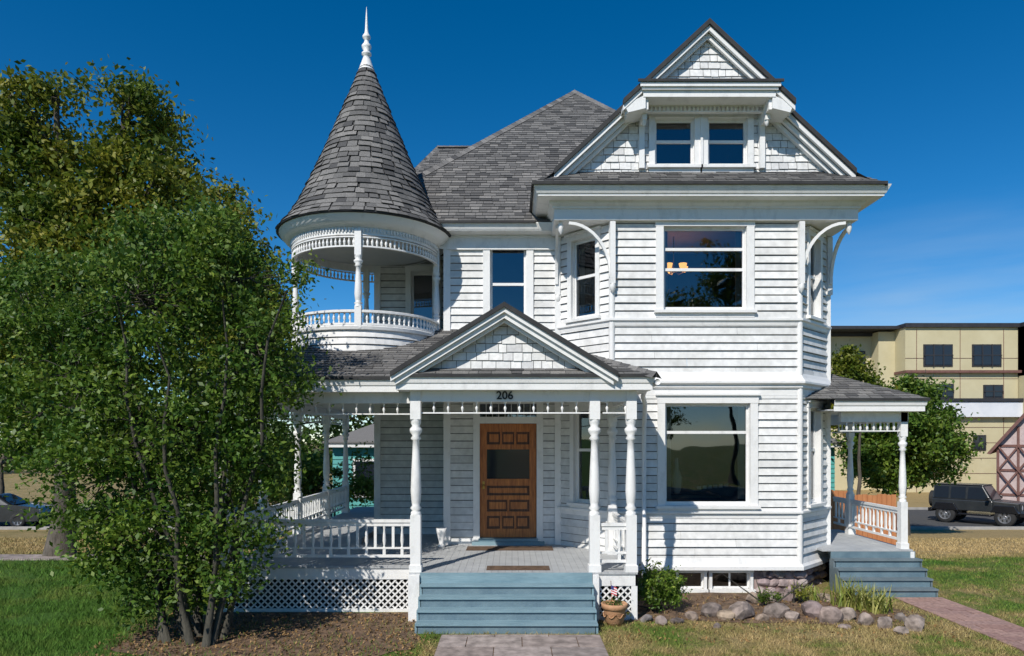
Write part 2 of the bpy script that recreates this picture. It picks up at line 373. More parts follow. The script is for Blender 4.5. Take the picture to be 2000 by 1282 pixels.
dz0,dz1=.82,2.93; du0,du1=X(937,12.8)+1.23,X(1048,12.8)+1.23
ws=(X(957,12.8)+1.23,X(1028,12.8)+1.23,4.86,6.22)
siding(wall,FA,FB,.7,6.42,[(du0,du1,.7,3.30),ws])
window(trim,glass,inter,WM,*ws,bars=(5.52,),depth=.9,cw=.13)
siding(wall,(-1.23,14.2),(-1.23,12.8),.7,6.42)
bd=(X(803,14.2)+2.79,X(852,14.2)+2.79,4.0,6.08)
siding(wall,(-2.79,14.2),(-1.23,14.2),.7,6.42,[bd])
siding(wall,(-2.79,23),(-2.79,14.2),.7,6.42)
WRc,_=frame((-2.79,14.2),(-1.23,14.2))
window(trim,glass,inter,WRc,*bd,bars=(),depth=.9,sill=False)
trim.mat('trim_paint')
trim.lbox(WRc,bd[1]-.02,bd[1]+.03,.06,.55,4.0,6.05)
for (x,y) in ((-1.23,12.8),(-2.79,14.2)):
    trim.box(x-.035,x+.09,y-.045,y+.09,.7,6.4)
for p in (bay[1],bay[2]):
    trim.lathe(p[0],p[1],[(.055,.5),(.055,6.4)],8)
trim.box(.79,.9,12.72,12.84,.7,6.4); trim.box(5.77,5.875,12.74,12.9,.5,6.4)
band(trim,bay,[(0,3.34),(.03,3.34),(.03,3.50),(.07,3.53),(.07,3.57),(.12,3.60),(.12,3.63),(.07,3.70),(.02,3.80)])
band(trim,bay,[(0,4.60),(.035,4.60),(.045,4.66),(.075,4.68),(.075,4.715),(0,4.73)])
band(trim,bay,[(0,1.28),(.03,1.28),(.035,1.36),(.075,1.37),(.075,1.405),(0,1.42)])
band(trim,bay,[(0,.40),(.09,.40),(.09,.46),(.05,.50),(.02,.60)])
found.mat('foundation_stone')
fp=[(.9,13),(1.77,11.99),(2.80,11.99)]; fp2=[(4.2,11.99),(4.9,11.99),(5.76,12.87),(5.76,23)]
for q in (fp,fp2):
    for a,b_ in zip(q[:-1],q[1:]): found.face([(a[0],a[1],-1.2),(b_[0],b_[1],-1.2),(b_[0],b_[1],.42),(a[0],a[1],.42)])
found.face([(-2.79,23,-1.2),(-2.79,12.8,-1.2),(-2.79,12.8,.8),(-2.79,23,.8)])
found.face([(-2.79,23,-1.2),(5.8,23,-1.2),(5.8,23,6.4),(-2.79,23,6.4)])
BW,_=frame((2.80,11.99),(4.2,11.99))
window(trim,glass,inter,BW,.08,.52,.05,.34,depth=.6,grow=0,cw=.05,head=False,thin=.3)
window(trim,glass,inter,BW,.66,1.32,.05,.34,depth=.6,grow=0,cw=.05,head=False,vbars=(.99,),thin=.3)
fz=[(.72,16.0),(.72,11.78),(5.90,11.78),(5.90,16.0)]
band(trim,fz,[(0,6.38),(0,6.56),(.03,6.57),(.03,6.60),(.08,6.64),(.09,6.68),(.29,6.69),(.29,6.72),(.31,6.73),(.36,6.83),(.37,6.86)])
trim.face([(.72,11.78,6.38),(5.9,11.78,6.38),(5.9,16,6.38),(.72,16,6.38)])
def bracket(mb,c,d,size,zt,th=.05):
    d=Vector(d).normalized(); s=Vector((-d.y,d.x))*th/2
    k=10; t0=.050
    for i in range(k):
        A_=math.pi/2*i/k; B_=math.pi/2*(i+1)/k
        def q(u,z,sg): return (c[0]+d.x*u+s.x*sg,c[1]+d.y*u+s.y*sg,zt+z)
        u0,z0=size*(1-math.cos(A_)),-size*1.25*(1-math.sin(A_)); u1,z1=size*(1-math.cos(B_)),-size*1.25*(1-math.sin(B_))
        a0=(u0+math.cos(A_)*t0,z0-math.sin(A_)*t0); a1=(u1+math.cos(B_)*t0,z1-math.sin(B_)*t0)
        mb.hexa([q(*a0,-1),q(*a1,-1),q(*a1,1),q(*a0,1),q(u0,z0,-1),q(u1,z1,-1),q(u1,z1,1),q(u0,z0,1)])
trim.mat('trim_paint')
bracket(trim,(1.72,11.86),(-1,-.05),.75,6.36); bracket(trim,(.82,12.72),(-.05,-1),.70,6.36)
bracket(trim,(4.95,11.86),(1,-.05),.75,6.36); bracket(trim,(5.85,12.72),(.05,-1),.70,6.36)
for (x,y) in ((1.72,11.82),(4.95,11.82),(.84,12.74),(5.85,12.74)): trim.box(x-.045,x+.045,y-.04,y+.05,5.30,6.36)
for (x,y) in ((1.72,11.82),(4.95,11.82),(.84,12.74)): trim.lathe(x,y,[(.0,5.14),(.045,5.20),(.055,5.25),(.045,5.31)],8)
trim.lathe(.84,11.9,[(0,6.16),(.04,6.22),(.05,6.3),(.035,6.38)],8); trim.lathe(5.80,11.9,[(0,6.16),(.04,6.22),(.05,6.3),(.035,6.38)],8)
ec=[(-1.6,12.8),(.75,12.8)]
band(trim,ec,[(.03,6.16),(.03,6.34),(.08,6.37),(.08,6.40),(.30,6.41),(.32,6.44),(.36,6.53),(.36,6.55)])
trim.box(-1.2,.82,12.735,12.795,6.14,6.36)
ec2=[(-2.79,23),(-2.79,14.2)]
band(trim,ec2,[(.03,6.16),(.03,6.34),(.08,6.40),(.34,6.41),(.38,6.55)])
# ---------- roofs
AP=(1.63,18,11.71)
shingles(roof,[(-3.2,12.44,6.55),(5.85,12.44,6.55),AP])
shingles(roof,[(-3.2,23.5,6.55),(-3.2,12.44,6.55),AP])
shingles(roof,[(5.85,12.44,6.55),(6.2,23.5,6.55),AP],w=.5,h=.3)
shingles(roof,[(-3.2,23.5,6.55),(6.2,23.5,6.55),AP],w=.5,h=.3)
shingles(roof,[(-3.45,15.6,7.5),(1.2,15.6,7.5),(1.2,19,10.68),(-2.05,19,10.68)])
shingles(roof,[(-4.0,22.5,7.5),(-3.45,15.6,7.5),(-2.05,19,10.68),(-2.05,19.4,10.68)])
roof.mat('roof_edge'); roof.box(-1.4,.42,12.41,12.46,6.53,6.575)
def caps(mb,A,B,w=.13,step=.16):
    A=Vector(A);B=Vector(B); d=(B-A); L=d.length; d/=L; s=d.cross(Vector((0,0,1))).normalized(); mb.mat('roof_shingle'); x=0
    while x<L:
        p=A+d*x; q=A+d*min(L,x+step+.03); up=Vector((0,0,.035)); e=Vector((0,0,-.05))
        mb.add([p+s*w+e,p+up+Vector((0,0,.012)),p-s*w+e,q+s*w+e,q+up,q-s*w+e],[(0,1,4,3),(1,2,5,4)]); x+=step
caps(roof,(-3.2,12.44,6.55),AP); caps(roof,AP,(5.85,12.44,6.55)); caps(roof,(-2.05,19,10.68),(1.2,19,10.68)); caps(roof,(-3.45,15.6,7.5),(-2.05,19,10.68))
GX=3.26; GZ=9.52; SL=.93
def gz(x): return GZ-SL*abs(x-GX)
xe0,xe1=.34,6.18
YR=11.68
for sgn,xe in ((-1,xe0),(1,xe1)):
    x1=GX+sgn*2.50
    shingles(roof,[(xe,11.42,gz(xe)),(x1,YR,gz(x1)),(GX,YR,GZ),(GX,18,GZ),(xe,18,gz(xe))])
    x2=GX+sgn*1.38
    shingles(roof,[(x2,YR,gz(x2)),(x2-sgn*.12,11.42,gz(x2-sgn*.12)),(GX,11.42,GZ),(GX,YR,GZ)])
    def strip(a,b_,o0,o1):
        return [(a,gz(a)-o0),(b_,gz(b_)-o0),(b_,gz(b_)-o1),(a,gz(a)-o1)]
    xa=GX+sgn*2.55; xb=GX+sgn*1.2
    gable.mat('roof_edge'); gable.prismY(strip(xa,xb,-.06,.03),YR-.04,YR+.1)
    gable.mat('trim_paint'); gable.prismY(strip(xa,xb,.032,.13),YR,YR+.05); gable.prismY(strip(xa,xb,.13,.22),YR+.08,YR+.14); gable.prismY(strip(xa-sgn*.2,xb,.22,.30),YR+.16,YR+.25)
    gable.prismY(strip(xa,xb,.034,.10),YR+.05,YR+.3)
    xa=GX+sgn*1.42; xb=GX
    gable.mat('roof_edge'); gable.prismY(strip(xa,xb,-.06,.03),11.38,11.5)
    gable.mat('trim_paint'); gable.prismY(strip(xa,xb,.032,.12),11.42,11.47); gable.prismY(strip(xa-sgn*.05,xb,.12,.21),11.50,11.55); gable.prismY(strip(xa,xb,.033,.09),11.47,11.8)
    xq=GX+sgn*1.40; xr=GX+sgn*1.05
    gable.prismY([(xq,gz(xq)-.04),(xr,gz(xq)+.12),(xr,gz(xq)-.10),(xq-sgn*.06,gz(xq)-.17)],11.43,11.90)
shingles(roof,[(xe0,11.41,6.88),(xe1,11.41,6.88),(xe1-.40,11.96,7.26),(xe0+.40,11.96,7.26)])
roof.mat('roof_edge'); roof.box(xe0-.01,xe1+.01,11.375,11.43,6.845,6.895)
roof.box(xe0-.02,xe0+.02,11.4,16,6.83,6.88); roof.box(xe1-.02,xe1+.02,11.4,16,6.83,6.88)
YG=11.95
gl0,gl1,gzz0,gzz1=X(1278,YG),X(1459,YG),7.36,8.19
tz0=7.18
def tri_piece(mb,x0,x1,z0,z1,y,top,cx=GX,sl=SL,**k):
    T=[(cx-(top-z0)/sl,z0),(cx+(top-z0)/sl,z0),(cx,top)]
    q=clip([(x0,z0),(x1,z0),(x1,z1),(x0,z1)],T)
    if len(q)>=3: shingles(mb,[(a,y,c) for a,c in q],**k)
ks=dict(w=.17,h=.125,lift=.020,matn='white_shingle',under='lap_shade_gap',gap=.008,jit=.35)  # dark backing paints shade lines into the gaps between courses
tri_piece(gable,0,gl0-.1,tz0,9.5,YG,GZ-.2,**ks); tri_piece(gable,gl1+.1,7,tz0,9.5,YG,GZ-.2,**ks)
gable.mat('white_paint'); gable.face([(GX-1.25,YG-.002,8.2),(GX+1.25,YG-.002,8.2),(GX,YG-.002,9.2)])
tri_piece(gable,0,7,8.60,9.5,11.60,GZ-.18,**ks)
WG,_=frame((0,YG),(8,YG)); gm=(gl0+gl1)/2
window(trim,glass,inter,WG,gl0,gm-.115,gzz0,gzz1,bars=(7.80,),depth=.9,grow=.02,cw=.10,head=False)
window(trim,glass,inter,WG,gm+.115,gl1,gzz0,gzz1,bars=(7.80,),depth=.9,grow=.02,cw=.10,head=False)
gable.mat('trim_paint')
gable.box(gm-.02,gm+.02,YG-.08,YG-.05,gzz0,gzz1)
hx0,hx1=2.17,4.36
gable.box(hx0,hx1,11.42,11.94,8.30,8.40); gable.box(hx0-.03,hx1+.03,11.38,11.94,8.402,8.44); gable.box(hx0-.06,hx1+.06,11.35,11.94,8.442,8.52)
gable.box(hx0+.05,hx1-.05,11.62,11.93,8.52,8.62)
shingles(gable,[(hx0-.1,11.33,8.53),(hx1+.1,11.33,8.53),(hx1-.05,11.61,8.645),(hx0+.05,11.61,8.645)])
gable.mat('roof_edge'); gable.box(hx0-.1,hx1+.1,11.32,11.35,8.51,8.55)
gable.mat('trim_paint')
for i in range(26):
    x=hx0+.2+i*(hx1-hx0-.4)/25; gable.box(x-.018,x+.018,11.74,11.78,8.215,8.285)
gable.box(hx0+.1,hx1-.1,11.72,11.80,8.285,8.30); gable.box(hx0+.1,hx1-.1,11.72,11.80,8.195,8.213)
for x in (hx0+.06,hx1-.06):
    gable.box(x-.045,x+.045,11.86,11.94,7.30,8.30)
    gable.prismY([(x-.04,8.30),(x+.04,8.30),(x+.04,8.02),(x-.04,8.02)],11.62,11.90)
    gable.prismY([(x-.035,8.30),(x+.035,8.30),(x+.035,8.12),(x-.035,8.12)],11.48,11.62)
    gable.lathe(x,11.67,[(0,7.92),(.035,7.96),(.04,8.02)],8)
# ---------- TURRET
TC=(-2.71,12.88); TR=1.31
NS=40
def tp(a,r): return (TC[0]+r*math.cos(a),TC[1]+r*math.sin(a))
A0,A1=math.radians(-268),math.radians(2)
angs=[A0+(A1-A0)*i/NS for i in range(NS+1)]
z=4.0
while z<4.48:
    k=NS+1
    turret.mat('siding_paint')
    vs=[(*tp(a,TR+.03),z) for a in angs]+[(*tp(a,TR+.006),z+.108) for a in angs]+[(*tp(a,TR-.01),z) for a in angs]
    turret.add(vs,[(i,i+1,k+i+1,k+i) for i in range(NS)]+[(i,2*k+i,2*k+i+1,i+1) for i in range(NS)])
    turret.mat('lap_shade_gap'); turret.add([(*tp(a,TR-.004),z+.105) for a in angs]+[(*tp(a,TR-.004),z+.122) for a in angs],[(i,i+1,k+i+1,k+i) for i in range(NS)])  # dark ring painted in as lap shade between drum boards
    z+=.12
turret.mat('trim_paint')
def ring(mb,prof,seg=56): mb.lathe(TC[0],TC[1],prof,seg,A0,A1,False)
ring(turret,[(TR,4.47),(TR+.05,4.48),(TR+.06,4.53),(TR+.05,4.545),(TR-.08,4.55)])
ring(turret,[(TR+.03,4.555),(TR+.03,4.59),(TR-.04,4.59),(TR-.04,4.555),(TR+.03,4.555)])
ring(turret,[(TR+.045,4.765),(TR+.045,4.80),(TR,4.815),(TR-.05,4.80),(TR-.05,4.765),(TR+.045,4.765)])
NB=66
for i in range(NB):
    a=A0+(A1-A0)*(i+.5)/NB; x,y=tp(a,TR)
    turret.lathe(x,y,[(.018,4.59),(.018,4.615),(.010,4.63),(.026,4.665),(.020,4.70),(.010,4.725),(.018,4.74),(.018,4.766)],6)
turret.mat('porch_floor'); turret.lathe(TC[0],TC[1],[(0,4.02),(TR,4.02)],40)
def turned(mb,x,y,z0,z1,r=.055,seg=12):
    Lh=z1-z0
    pr=[(1.1,0),(1.1,.03),(.75,.045),(1.25,.07),(.8,.10),(.95,.13),(1.15,.25),(1.0,.45),(.78,.66),(.7,.78),(1.15,.80),(.75,.83),(1.3,.87),(1.35,.90),(.8,.93),(1.1,.96),(1.1,1)]
    mb.lathe(x,y,[(r*a,z0+Lh*b_) for a,b_ in pr],seg)
turret.mat('trim_paint')
for deg in (-84,-178,-2,-258):
    x,y=tp(math.radians(deg),TR); turret.box(x-.055,x+.055,y-.055,y+.055,4.5,4.86); turned(turret,x,y,4.86,5.72,.058); turret.box(x-.055,x+.055,y-.055,y+.055,5.72,6.15)
for r0,z0_,z1_ in ((TR,6.06,6.24),(TR,5.86,5.885),(TR,6.02,6.04)):
    ring(turret,[(r0+.025,z0_),(r0+.025,z1_),(r0-.025,z1_),(r0-.025,z0_),(r0+.025,z0_)])
for i in range(80):
    a=A0+(A1-A0)*(i+.5)/80; x,y=tp(a,TR); turret.lathe(x,y,[(.010,5.885),(.022,5.93),(.024,5.96),(.010,5.99),(.016,6.02)],6)
for i in range(110):
    a=A0+(A1-A0)*(i+.5)/110; x,y=tp(a,TR+.035); turret.lathe(x,y,[(.012,6.10),(.022,6.14),(.012,6.18)],4)
turret.lathe(TC[0],TC[1],[(TR-.02,6.18),(TR+.05,6.19),(TR+.07,6.22),(TR+.15,6.235),(TR+.17,6.27),(TR+.22,6.31),(TR+.25,6.37)],64)
turret.mat('ceiling_paint'); turret.lathe(TC[0],TC[1],[(0,6.20),(TR+.0,6.20)],48)
turret.mat('roof_edge'); turret.lathe(TC[0],TC[1],[(TR+.25,6.36),(TR+.285,6.365),(TR+.285,6.40),(TR+.22,6.41)],64)
prof=[(6.39,1.59),(6.55,1.45),(6.73,1.33),(7.0,1.18),(7.31,1.04),(7.8,.82),(8.36,.59),(9.0,.33),(9.56,.11)]
def rz(z):
    for (a,ra),(b_,rb) in zip(prof[:-1],prof[1:]):
        if z<=b_: return ra+(rb-ra)*(z-a)/(b_-a)
    return prof[-1][1]
turret.mat('roof_under'); turret.lathe(TC[0],TC[1],[(rz(z)-.01,z) for z in [p[0] for p in prof]],56)
turret.mat('roof_shingle')
z=6.39
while z<9.55:
    r=rz(z); dr=rz(z+.1)-r; hz=.12*.1/math.hypot(.1,dr); z2=min(z+hz*1.08,9.58); r2=rz(z2)
    n_=max(7,int(2*math.pi*r/.19)); a=random.random()
    for i in range(n_):
        da=2*math.pi/n_; a0=a+i*da+random.uniform(-.15,.12)*da; a1=a+(i+1)*da+random.uniform(-.15,.08)*da; lf=random.uniform(.014,.030); dz=random.choice((0,0,.015))+random.uniform(-.006,.006)
        am=(a0+a1)/2
        vs=[(*tp(t_,r+lf),z+dz) for t_ in (a0,am,a1)]+[(*tp(t_,r2+.003),z2) for t_ in (a0,am,a1)]+[(*tp(t_,r-.005),z+dz) for t_ in (a0,am,a1)]
        turret.add(vs,[(0,1,4,3),(1,2,5,4),(6,7,1,0),(7,8,2,1)])
    z+=hz
turret.mat('trim_paint')
turret.lathe(TC[0],TC[1],[(.15,9.50),(.13,9.56),(.08,9.70),(.055,9.78),(.09,9.80),(.09,9.83),(.05,9.87),(.085,9.93),(.09,9.97),(.05,10.02),(.035,10.08),(.07,10.11),(.075,10.15),(.04,10.20),(.03,10.26),(.018,10.5),(.003,10.70)],16)
# ---------- PORCH
PE=3.54
def cornice(mb,pts,zt=PE):
    mb.mat('trim_paint'); band(mb,pts,[(-.26,zt-.19),(-.03,zt-.19),(-.03,zt-.10),(-.015,zt-.09),(0,zt-.02),(0,zt)])
    mb.mat('roof_edge'); band(mb,pts,[(0,zt-.01),(.025,zt-.01),(.025,zt+.035),(-.03,zt+.04)])
cornice(porch,[(-4.75,20),(-4.75,10.35),(-1.70,10.35)]); cornice(porch,[(-1.70,10.35),(-1.70,9.90),(2.05,9.90),(2.05,12.2)])
shingles(porch,[(-4.77,10.33,3.57),(-.11,10.33,3.57),(-.11,12.8,4.66),(-2.55,12.8,4.66)])
shingles(porch,[(-4.77,20,3.57),(-4.77,10.33,3.57),(-2.6,12.72,4.62),(-2.6,20,4.62)])
shingles(porch,[(-.11,9.88,3.56),(2.07,9.88,3.56),(.2,11.75,4.36),(-.11,11.75,4.36)])
shingles(porch,[(2.07,9.88,3.56),(2.07,12.8,3.56),(.2,12.8,4.36),(.2,11.75,4.36)])
caps(porch,(2.07,9.88,3.56),(.2,11.75,4.36)); caps(porch,(-4.77,10.33,3.57),(-2.55,12.8,4.66))
PX=-.11; PT=4.54; PS=.61; PHW=1.62
def pz(x): return PT-PS*abs(x-PX)
for sg in (-1,1):
    xo=PX+sg*PHW
    shingles(porch,[(xo,9.82,pz(xo)),(PX,9.82,PT),(PX,12.75,PT),(xo,10.8,pz(xo))])
    st=lambda a,b_,o0,o1:[(a,pz(a)-o0),(b_,pz(b_)-o0),(b_,pz(b_)-o1),(a,pz(a)-o1)]
    porch.mat('roof_edge'); porch.prismY(st(xo,PX,-.05,.02),9.79,9.9)
    porch.mat('trim_paint'); porch.prismY(st(xo,PX,.021,.09),9.825,9.87); porch.prismY(st(xo-sg*.06,PX,.09,.17),9.87,9.92); porch.prismY(st(xo-sg*.2,PX,.17,.22),9.94,10.0); porch.prismY(st(xo,PX,.021,.06),9.87,10.1)
tri_piece(porch,-3,3,3.66,4.4,10.08,PT-.2,cx=PX,sl=PS,**ks)
shingles(porch,[(-1.70,9.88,3.56),(1.55,9.88,3.56),(1.40,10.07,3.67),(-1.55,10.07,3.67)])
porch.mat('trim_paint')
def pbeam(A,B,zb=3.19,zt=3.36,sp=True,off=.20):
    W,L=frame(A,B); porch.mat('trim_paint'); porch.lbox(W,0,L,-.05,.05,zb,zt)
    if sp:
        porch.lbox(W,.07,L-.07,-.02,.02,3.015,3.035)
        n_=max(2,int(L/off))
        for i in range(n_):
            u=L*(i+.5)/n_; x=A[0]+W[1][0]*u; y=A[1]+W[1][1]*u
            porch.lathe(x,y,[(.008,3.035),(.008,3.05),(.020,3.08),(.022,3.10),(.008,3.13),(.008,3.16),(.02,3.17),(.02,3.19)],6)
pbeam((-4.43,18.4),(-4.43,10.6)); pbeam((-4.38,10.6),(-1.44,10.6)); pbeam((-1.41,10.58),(-1.41,10.2)); pbeam((-1.46,10.15),(1.26,10.15)); pbeam((1.26,10.15),(1.80,10.15)); pbeam((1.744,10.2),(1.744,11.9))
porch.mat('ceiling_paint'); porch.box(-4.5,-1.42,10.5,12.8,3.362,3.38); porch.box(-4.5,-2.79,12.8,20,3.362,3.38); porch.box(-1.42,2.0,10.0,12.8,3.362,3.38); porch.box(-2.79,-1.23,12.8,14.2,3.362,3.38)
def post(x,y,z0=.7,z1=3.19,w=.075,sb=.83,stp=.26):
    porch.mat('trim_paint'); porch.box(x-w,x+w,y-w,y+w,z0,z0+sb); porch.box(x-w,x+w,y-w,y+w,z1-stp,z1+.17)
    porch.box(x-w-.015,x+w+.015,y-w-.015,y+w+.015,z0,z0+.10)
    turned(porch,x,y,z0+sb,z1-stp,w*.92,14)
for x,y in ((-1.41,10.15),(1.21,10.15),(1.744,10.15),(-4.43,10.6),(-4.43,12.3),(-4.43,14.3),(-4.43,16.5),(-4.43,18.4),(1.70,11.72)): post(x,y)
def railing(A,B,z0=.7,mat_='trim_paint',zt=.71):
    W,L=frame(A,B); porch.mat(mat_)
    porch.lbox(W,0,L,-.035,.035,z0+zt-.045,z0+zt); porch.lbox(W,0,L,-.02,.02,z0+zt-.10,z0+zt-.05)
    porch.lbox(W,0,L,-.02,.02,z0+.13,z0+.17); porch.lbox(W,0,L,-.02,.02,z0+.26,z0+.285)
    n_=max(2,int(L/.135))
    for i in range(n_):
        u=L*(i+.5)/n_
        if i%2: porch.lbox(W,u-.022,u+.022,-.016,.016,z0+.17,z0+.26)
        x=A[0]+W[1][0]*u; y=A[1]+W[1][1]*u
        if i%2: porch.lathe(x,y,[(.022,z0+.285),(.014,z0+.31),(.028,z0+.38),(.022,z0+.48),(.014,z0+.55),(.024,z0+zt-.10)],6)
        else: porch.lbox(W,u-.02,u+.02,-.014,.014,z0+.285,z0+zt-.10)
railing((-4.35,10.6),(-1.48,10.6)); railing((-4.43,18.3),(-4.43,10.68)); railing((1.29,10.15),(1.67,10.15)); railing((1.744,10.2),(1.72,11.65))
def deck(x0,x1,y0,y1,z=.7,w=.10,th=.03):
    x=x0
    while x<x1-.001:
        xx=min(x+w,x1); porch.box(x+.0015,xx-.0015,y0,y1,z-th,z+random.uniform(-.001,.001)); x+=w
porch.mat('porch_floor')
deck(-4.5,-1.5,10.54,12.8); deck(-4.5,-2.79,12.8,20); deck(-2.79,-1.23,12.8,14.2); deck(-1.5,1.83,10.06,12.8)
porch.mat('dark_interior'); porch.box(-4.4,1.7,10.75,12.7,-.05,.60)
def skirt(A,B,lat=True,top=.668):
    W,L=frame(A,B); porch.mat('trim_paint'); porch.lbox(W,0,L,-.03,.0,.50,top); porch.lbox(W,0,L,-.03,-.002,.0,.05)
    if lat:
        for a in (0,L-.09): porch.lbox(W,a,a+.09,-.03,-.003,.05,.498)
        s=.105; wdt=.017
        for sg,dd in ((1,-.014),(-1,-.022)):
            u=-.6
            while u<L+.6:
                q=clip([(u-wdt,0),(u+wdt,0),(u+wdt+sg*.5,.5),(u-wdt+sg*.5,.5)],[(.09,.05),(L-.09,.05),(L-.09,.5),(.09,.5)])
                if len(q)>=3:
                    O,t,n=W; porch.face([(O[0]+t[0]*a+n[0]*dd,O[1]+t[1]*a+n[1]*dd,b_) for a,b_ in q])
                u+=s
skirt((-4.5,10.56),(-1.5,10.56)); skirt((1.19,10.08),(1.83,10.08)); skirt((-4.5,20),(-4.5,10.56)); skirt((1.83,10.08),(1.83,11.8)); skirt((-1.5,10.56),(-1.5,10.08),False)
porch.box(-1.50,-1.34,9.99,10.07,0,.67); porch.box(1.17,1.26,9.99,10.075,0,.67)
steps=MB()
def stairs(x0,x1,ytop,z,n_,run,ris,mt='step_blue',mr='step_blue_dark'):
    for i in range(n_):
        zt=z-ris*i; yf=ytop-run*i
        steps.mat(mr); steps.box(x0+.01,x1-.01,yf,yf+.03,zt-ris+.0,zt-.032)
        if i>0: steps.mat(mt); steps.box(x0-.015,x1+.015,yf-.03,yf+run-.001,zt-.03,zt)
    steps.mat(mt)
    for x in (x0-.02,x1-.02):
        for i in range(1,n_): steps.box(x,x+.04,ytop-run*i-.0,ytop-run*(i-1),0,z-ris*i-.032)
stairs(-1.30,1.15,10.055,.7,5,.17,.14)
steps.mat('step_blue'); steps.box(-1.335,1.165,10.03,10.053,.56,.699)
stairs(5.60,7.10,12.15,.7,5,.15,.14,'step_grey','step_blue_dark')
W=WM
door.mat('trim_paint')
door.lbox(W,du0-.12,du0,-.02,.05,.74,3.30); door.lbox(W,du1,du1+.12,-.02,.05,.74,3.30)
door.lbox(W,du0,du1,-.10,.045,2.935,3.055); door.lbox(W,du0-.12,du1+.12,-.02,.055,3.30,3.36)
glass.mat('window_glass')
def Pm(u,d,z): return (W[0][0]+u,W[0][1]-d,z)
glass.face([Pm(du0,-.05,3.056),Pm(du1,-.05,3.056),Pm(du1,-.05,3.3),Pm(du0,-.05,3.3)])
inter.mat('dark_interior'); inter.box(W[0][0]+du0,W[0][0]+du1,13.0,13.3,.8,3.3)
for i in range(1,9): door.lbox(W,du0+(du1-du0)*i/9-.006,du0+(du1-du0)*i/9+.006,-.06,-.04,3.056,3.3)
door.mat('step_blue'); door.lbox(W,du0-.14,du1+.14,-.05,.16,.70,.76); door.lbox(W,du0-.02,du1+.02,-.1,.10,.761,.815)
door.mat('wood_door_dark'); door.lbox(W,du0+.002,du1-.002,-.10,-.075,.82,2.93)
door.mat('wood_door'); dw=du1-du0
gz0,gz1=Z(936,12.8),Z(878,12.8)
door.lbox(W,du0+.003,du0+.13,-.074,-.035,.82,2.93); door.lbox(W,du1-.13,du1-.003,-.074,-.035,.82,2.93)
for a,b_ in ((.82,.98),(1.22,1.30),(1.52,1.60),(1.78,gz0),(gz1,gz1+.09),(2.78,2.93)): door.lbox(W,du0+.13,du1-.13,-.074,-.038,a,b_)
for a,b_,k in ((1.0,1.20,3),(1.32,1.50,2),(1.62,1.76,1),(gz1+.11,2.76,3)):
    for i in range(k):
        ww=(dw-.26)/k; u=du0+.13+ww*i; door.lbox(W,u+.045,u+ww-.045,-.074,-.052,a+.025,b_-.025)
        if i>0: door.lbox(W,u-.02,u+.02,-.074,-.0385,a-.02,b_+.02)
door.mat('dark_glass'); door.lbox(W,du0+.13,du1-.13,-.074,-.06,gz0,gz1)
door.mat('brass'); door.lbox(W,du0+.05,du0+.09,-.035,-.025,1.72,1.86); door.lathe(W[0][0]+du0+.07,12.8,[(0,1.75),(.022,1.76),(.03,1.78),(.022,1.80),(0,1.81)],10)
# right porch
xr=6.95
porch.mat('porch_floor'); deck(5.45,7.05,12.15,14.9)
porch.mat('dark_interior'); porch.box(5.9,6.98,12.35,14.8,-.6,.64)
porch.mat('trim_paint'); porch.box(7.03,7.06,12.15,15,.5,.665); porch.box(7.0,7.064,12.13,12.2,-.1,.664)
for x,y in ((xr,12.3),(xr,14.2)): post(x,y,z1=2.95,w=.06)
railing((xr,14.9),(xr,12.36))
pb=porch
pb.box(5.83,7.02,12.24,12.33,2.95,3.14); pb.box(6.90,7.0,12.33,15,2.95,3.14)
pb.box(5.83,6.9,12.27,12.30,2.78,2.80)
for i in range(8): pb.lathe(5.95+i*.12,12.285,[(.012,2.80),(.026,2.84),(.01,2.9),(.018,2.95)],6)
for i in range(16): pb.lathe(6.95,12.45+i*.15,[(.012,2.80),(.026,2.84),(.01,2.9),(.018,2.95)],6)
pb.box(6.94,6.96,12.33,15,2.78,2.80)
cornice(porch,[(5.6,12.0),(7.22,12.0),(7.22,15.2)],3.32)
shingles(porch,[(7.25,11.98,3.34),(7.25,15.2,3.34),(5.83,15.2,3.98),(5.83,13.4,3.98)])
shingles(porch,[(5.1,11.98,3.34),(7.25,11.98,3.34),(5.83,13.4,3.98),(5.1,13.4,3.98)])
porch.mat('ceiling_paint'); porch.box(5.5,7.15,12.05,15.2,3.142,3.16)
trim.mat('trim_paint'); trim.tube([(2.10,10.9,3.42),(2.12,11.2,3.34),(2.22,11.55,3.24),(2.25,11.72,3.08),(2.25,11.78,2.9),(2.25,11.78,.1)],.038,8)
trim.tube([(2.085,9.9,3.46),(2.085,11.8,3.42)],.045,8)
ch=MB(); ch.mat('brass'); cx,cy,cz=2.98,12.75,5.74
ch.tube([(cx,cy,6.4),(cx,cy,cz)],.012,6)
for i in range(5):
    a=i*2*math.pi/5+.3; p=(cx+.22*math.cos(a),cy+.22*math.sin(a)); ch.mat('brass'); ch.tube([(cx,cy,cz),(cx+.1*math.cos(a),cy+.1*math.sin(a),cz-.06),(p[0],p[1],cz)],.009,5)
    ch.mat('lamp_glow'); ch.lathe(p[0],p[1],[(.025,cz),(.06,cz+.03),(.075,cz+.10)],10)
ch.obj('chandelier',house)
for mb,nm in ((wall,'clapboard_walls'),(trim,'trim_and_window_frames'),(glass,'window_panes'),(inter,'rooms'),(roof,'main_roof'),(gable,'attic_gable'),(turret,'turret_balcony'),(porch,'wraparound_porch'),(steps,'porch_steps'),(door,'front_door'),(found,'foundation')):
    mb.obj(nm,house)
fc=bpy.data.curves.new('house_number','FONT'); fc.body='206'; fc.size=.165; fc.extrude=.008; fc.offset=.003; fc.align_x='CENTER'; fc.align_y='CENTER'; fc.materials.append(M['iron_black'])
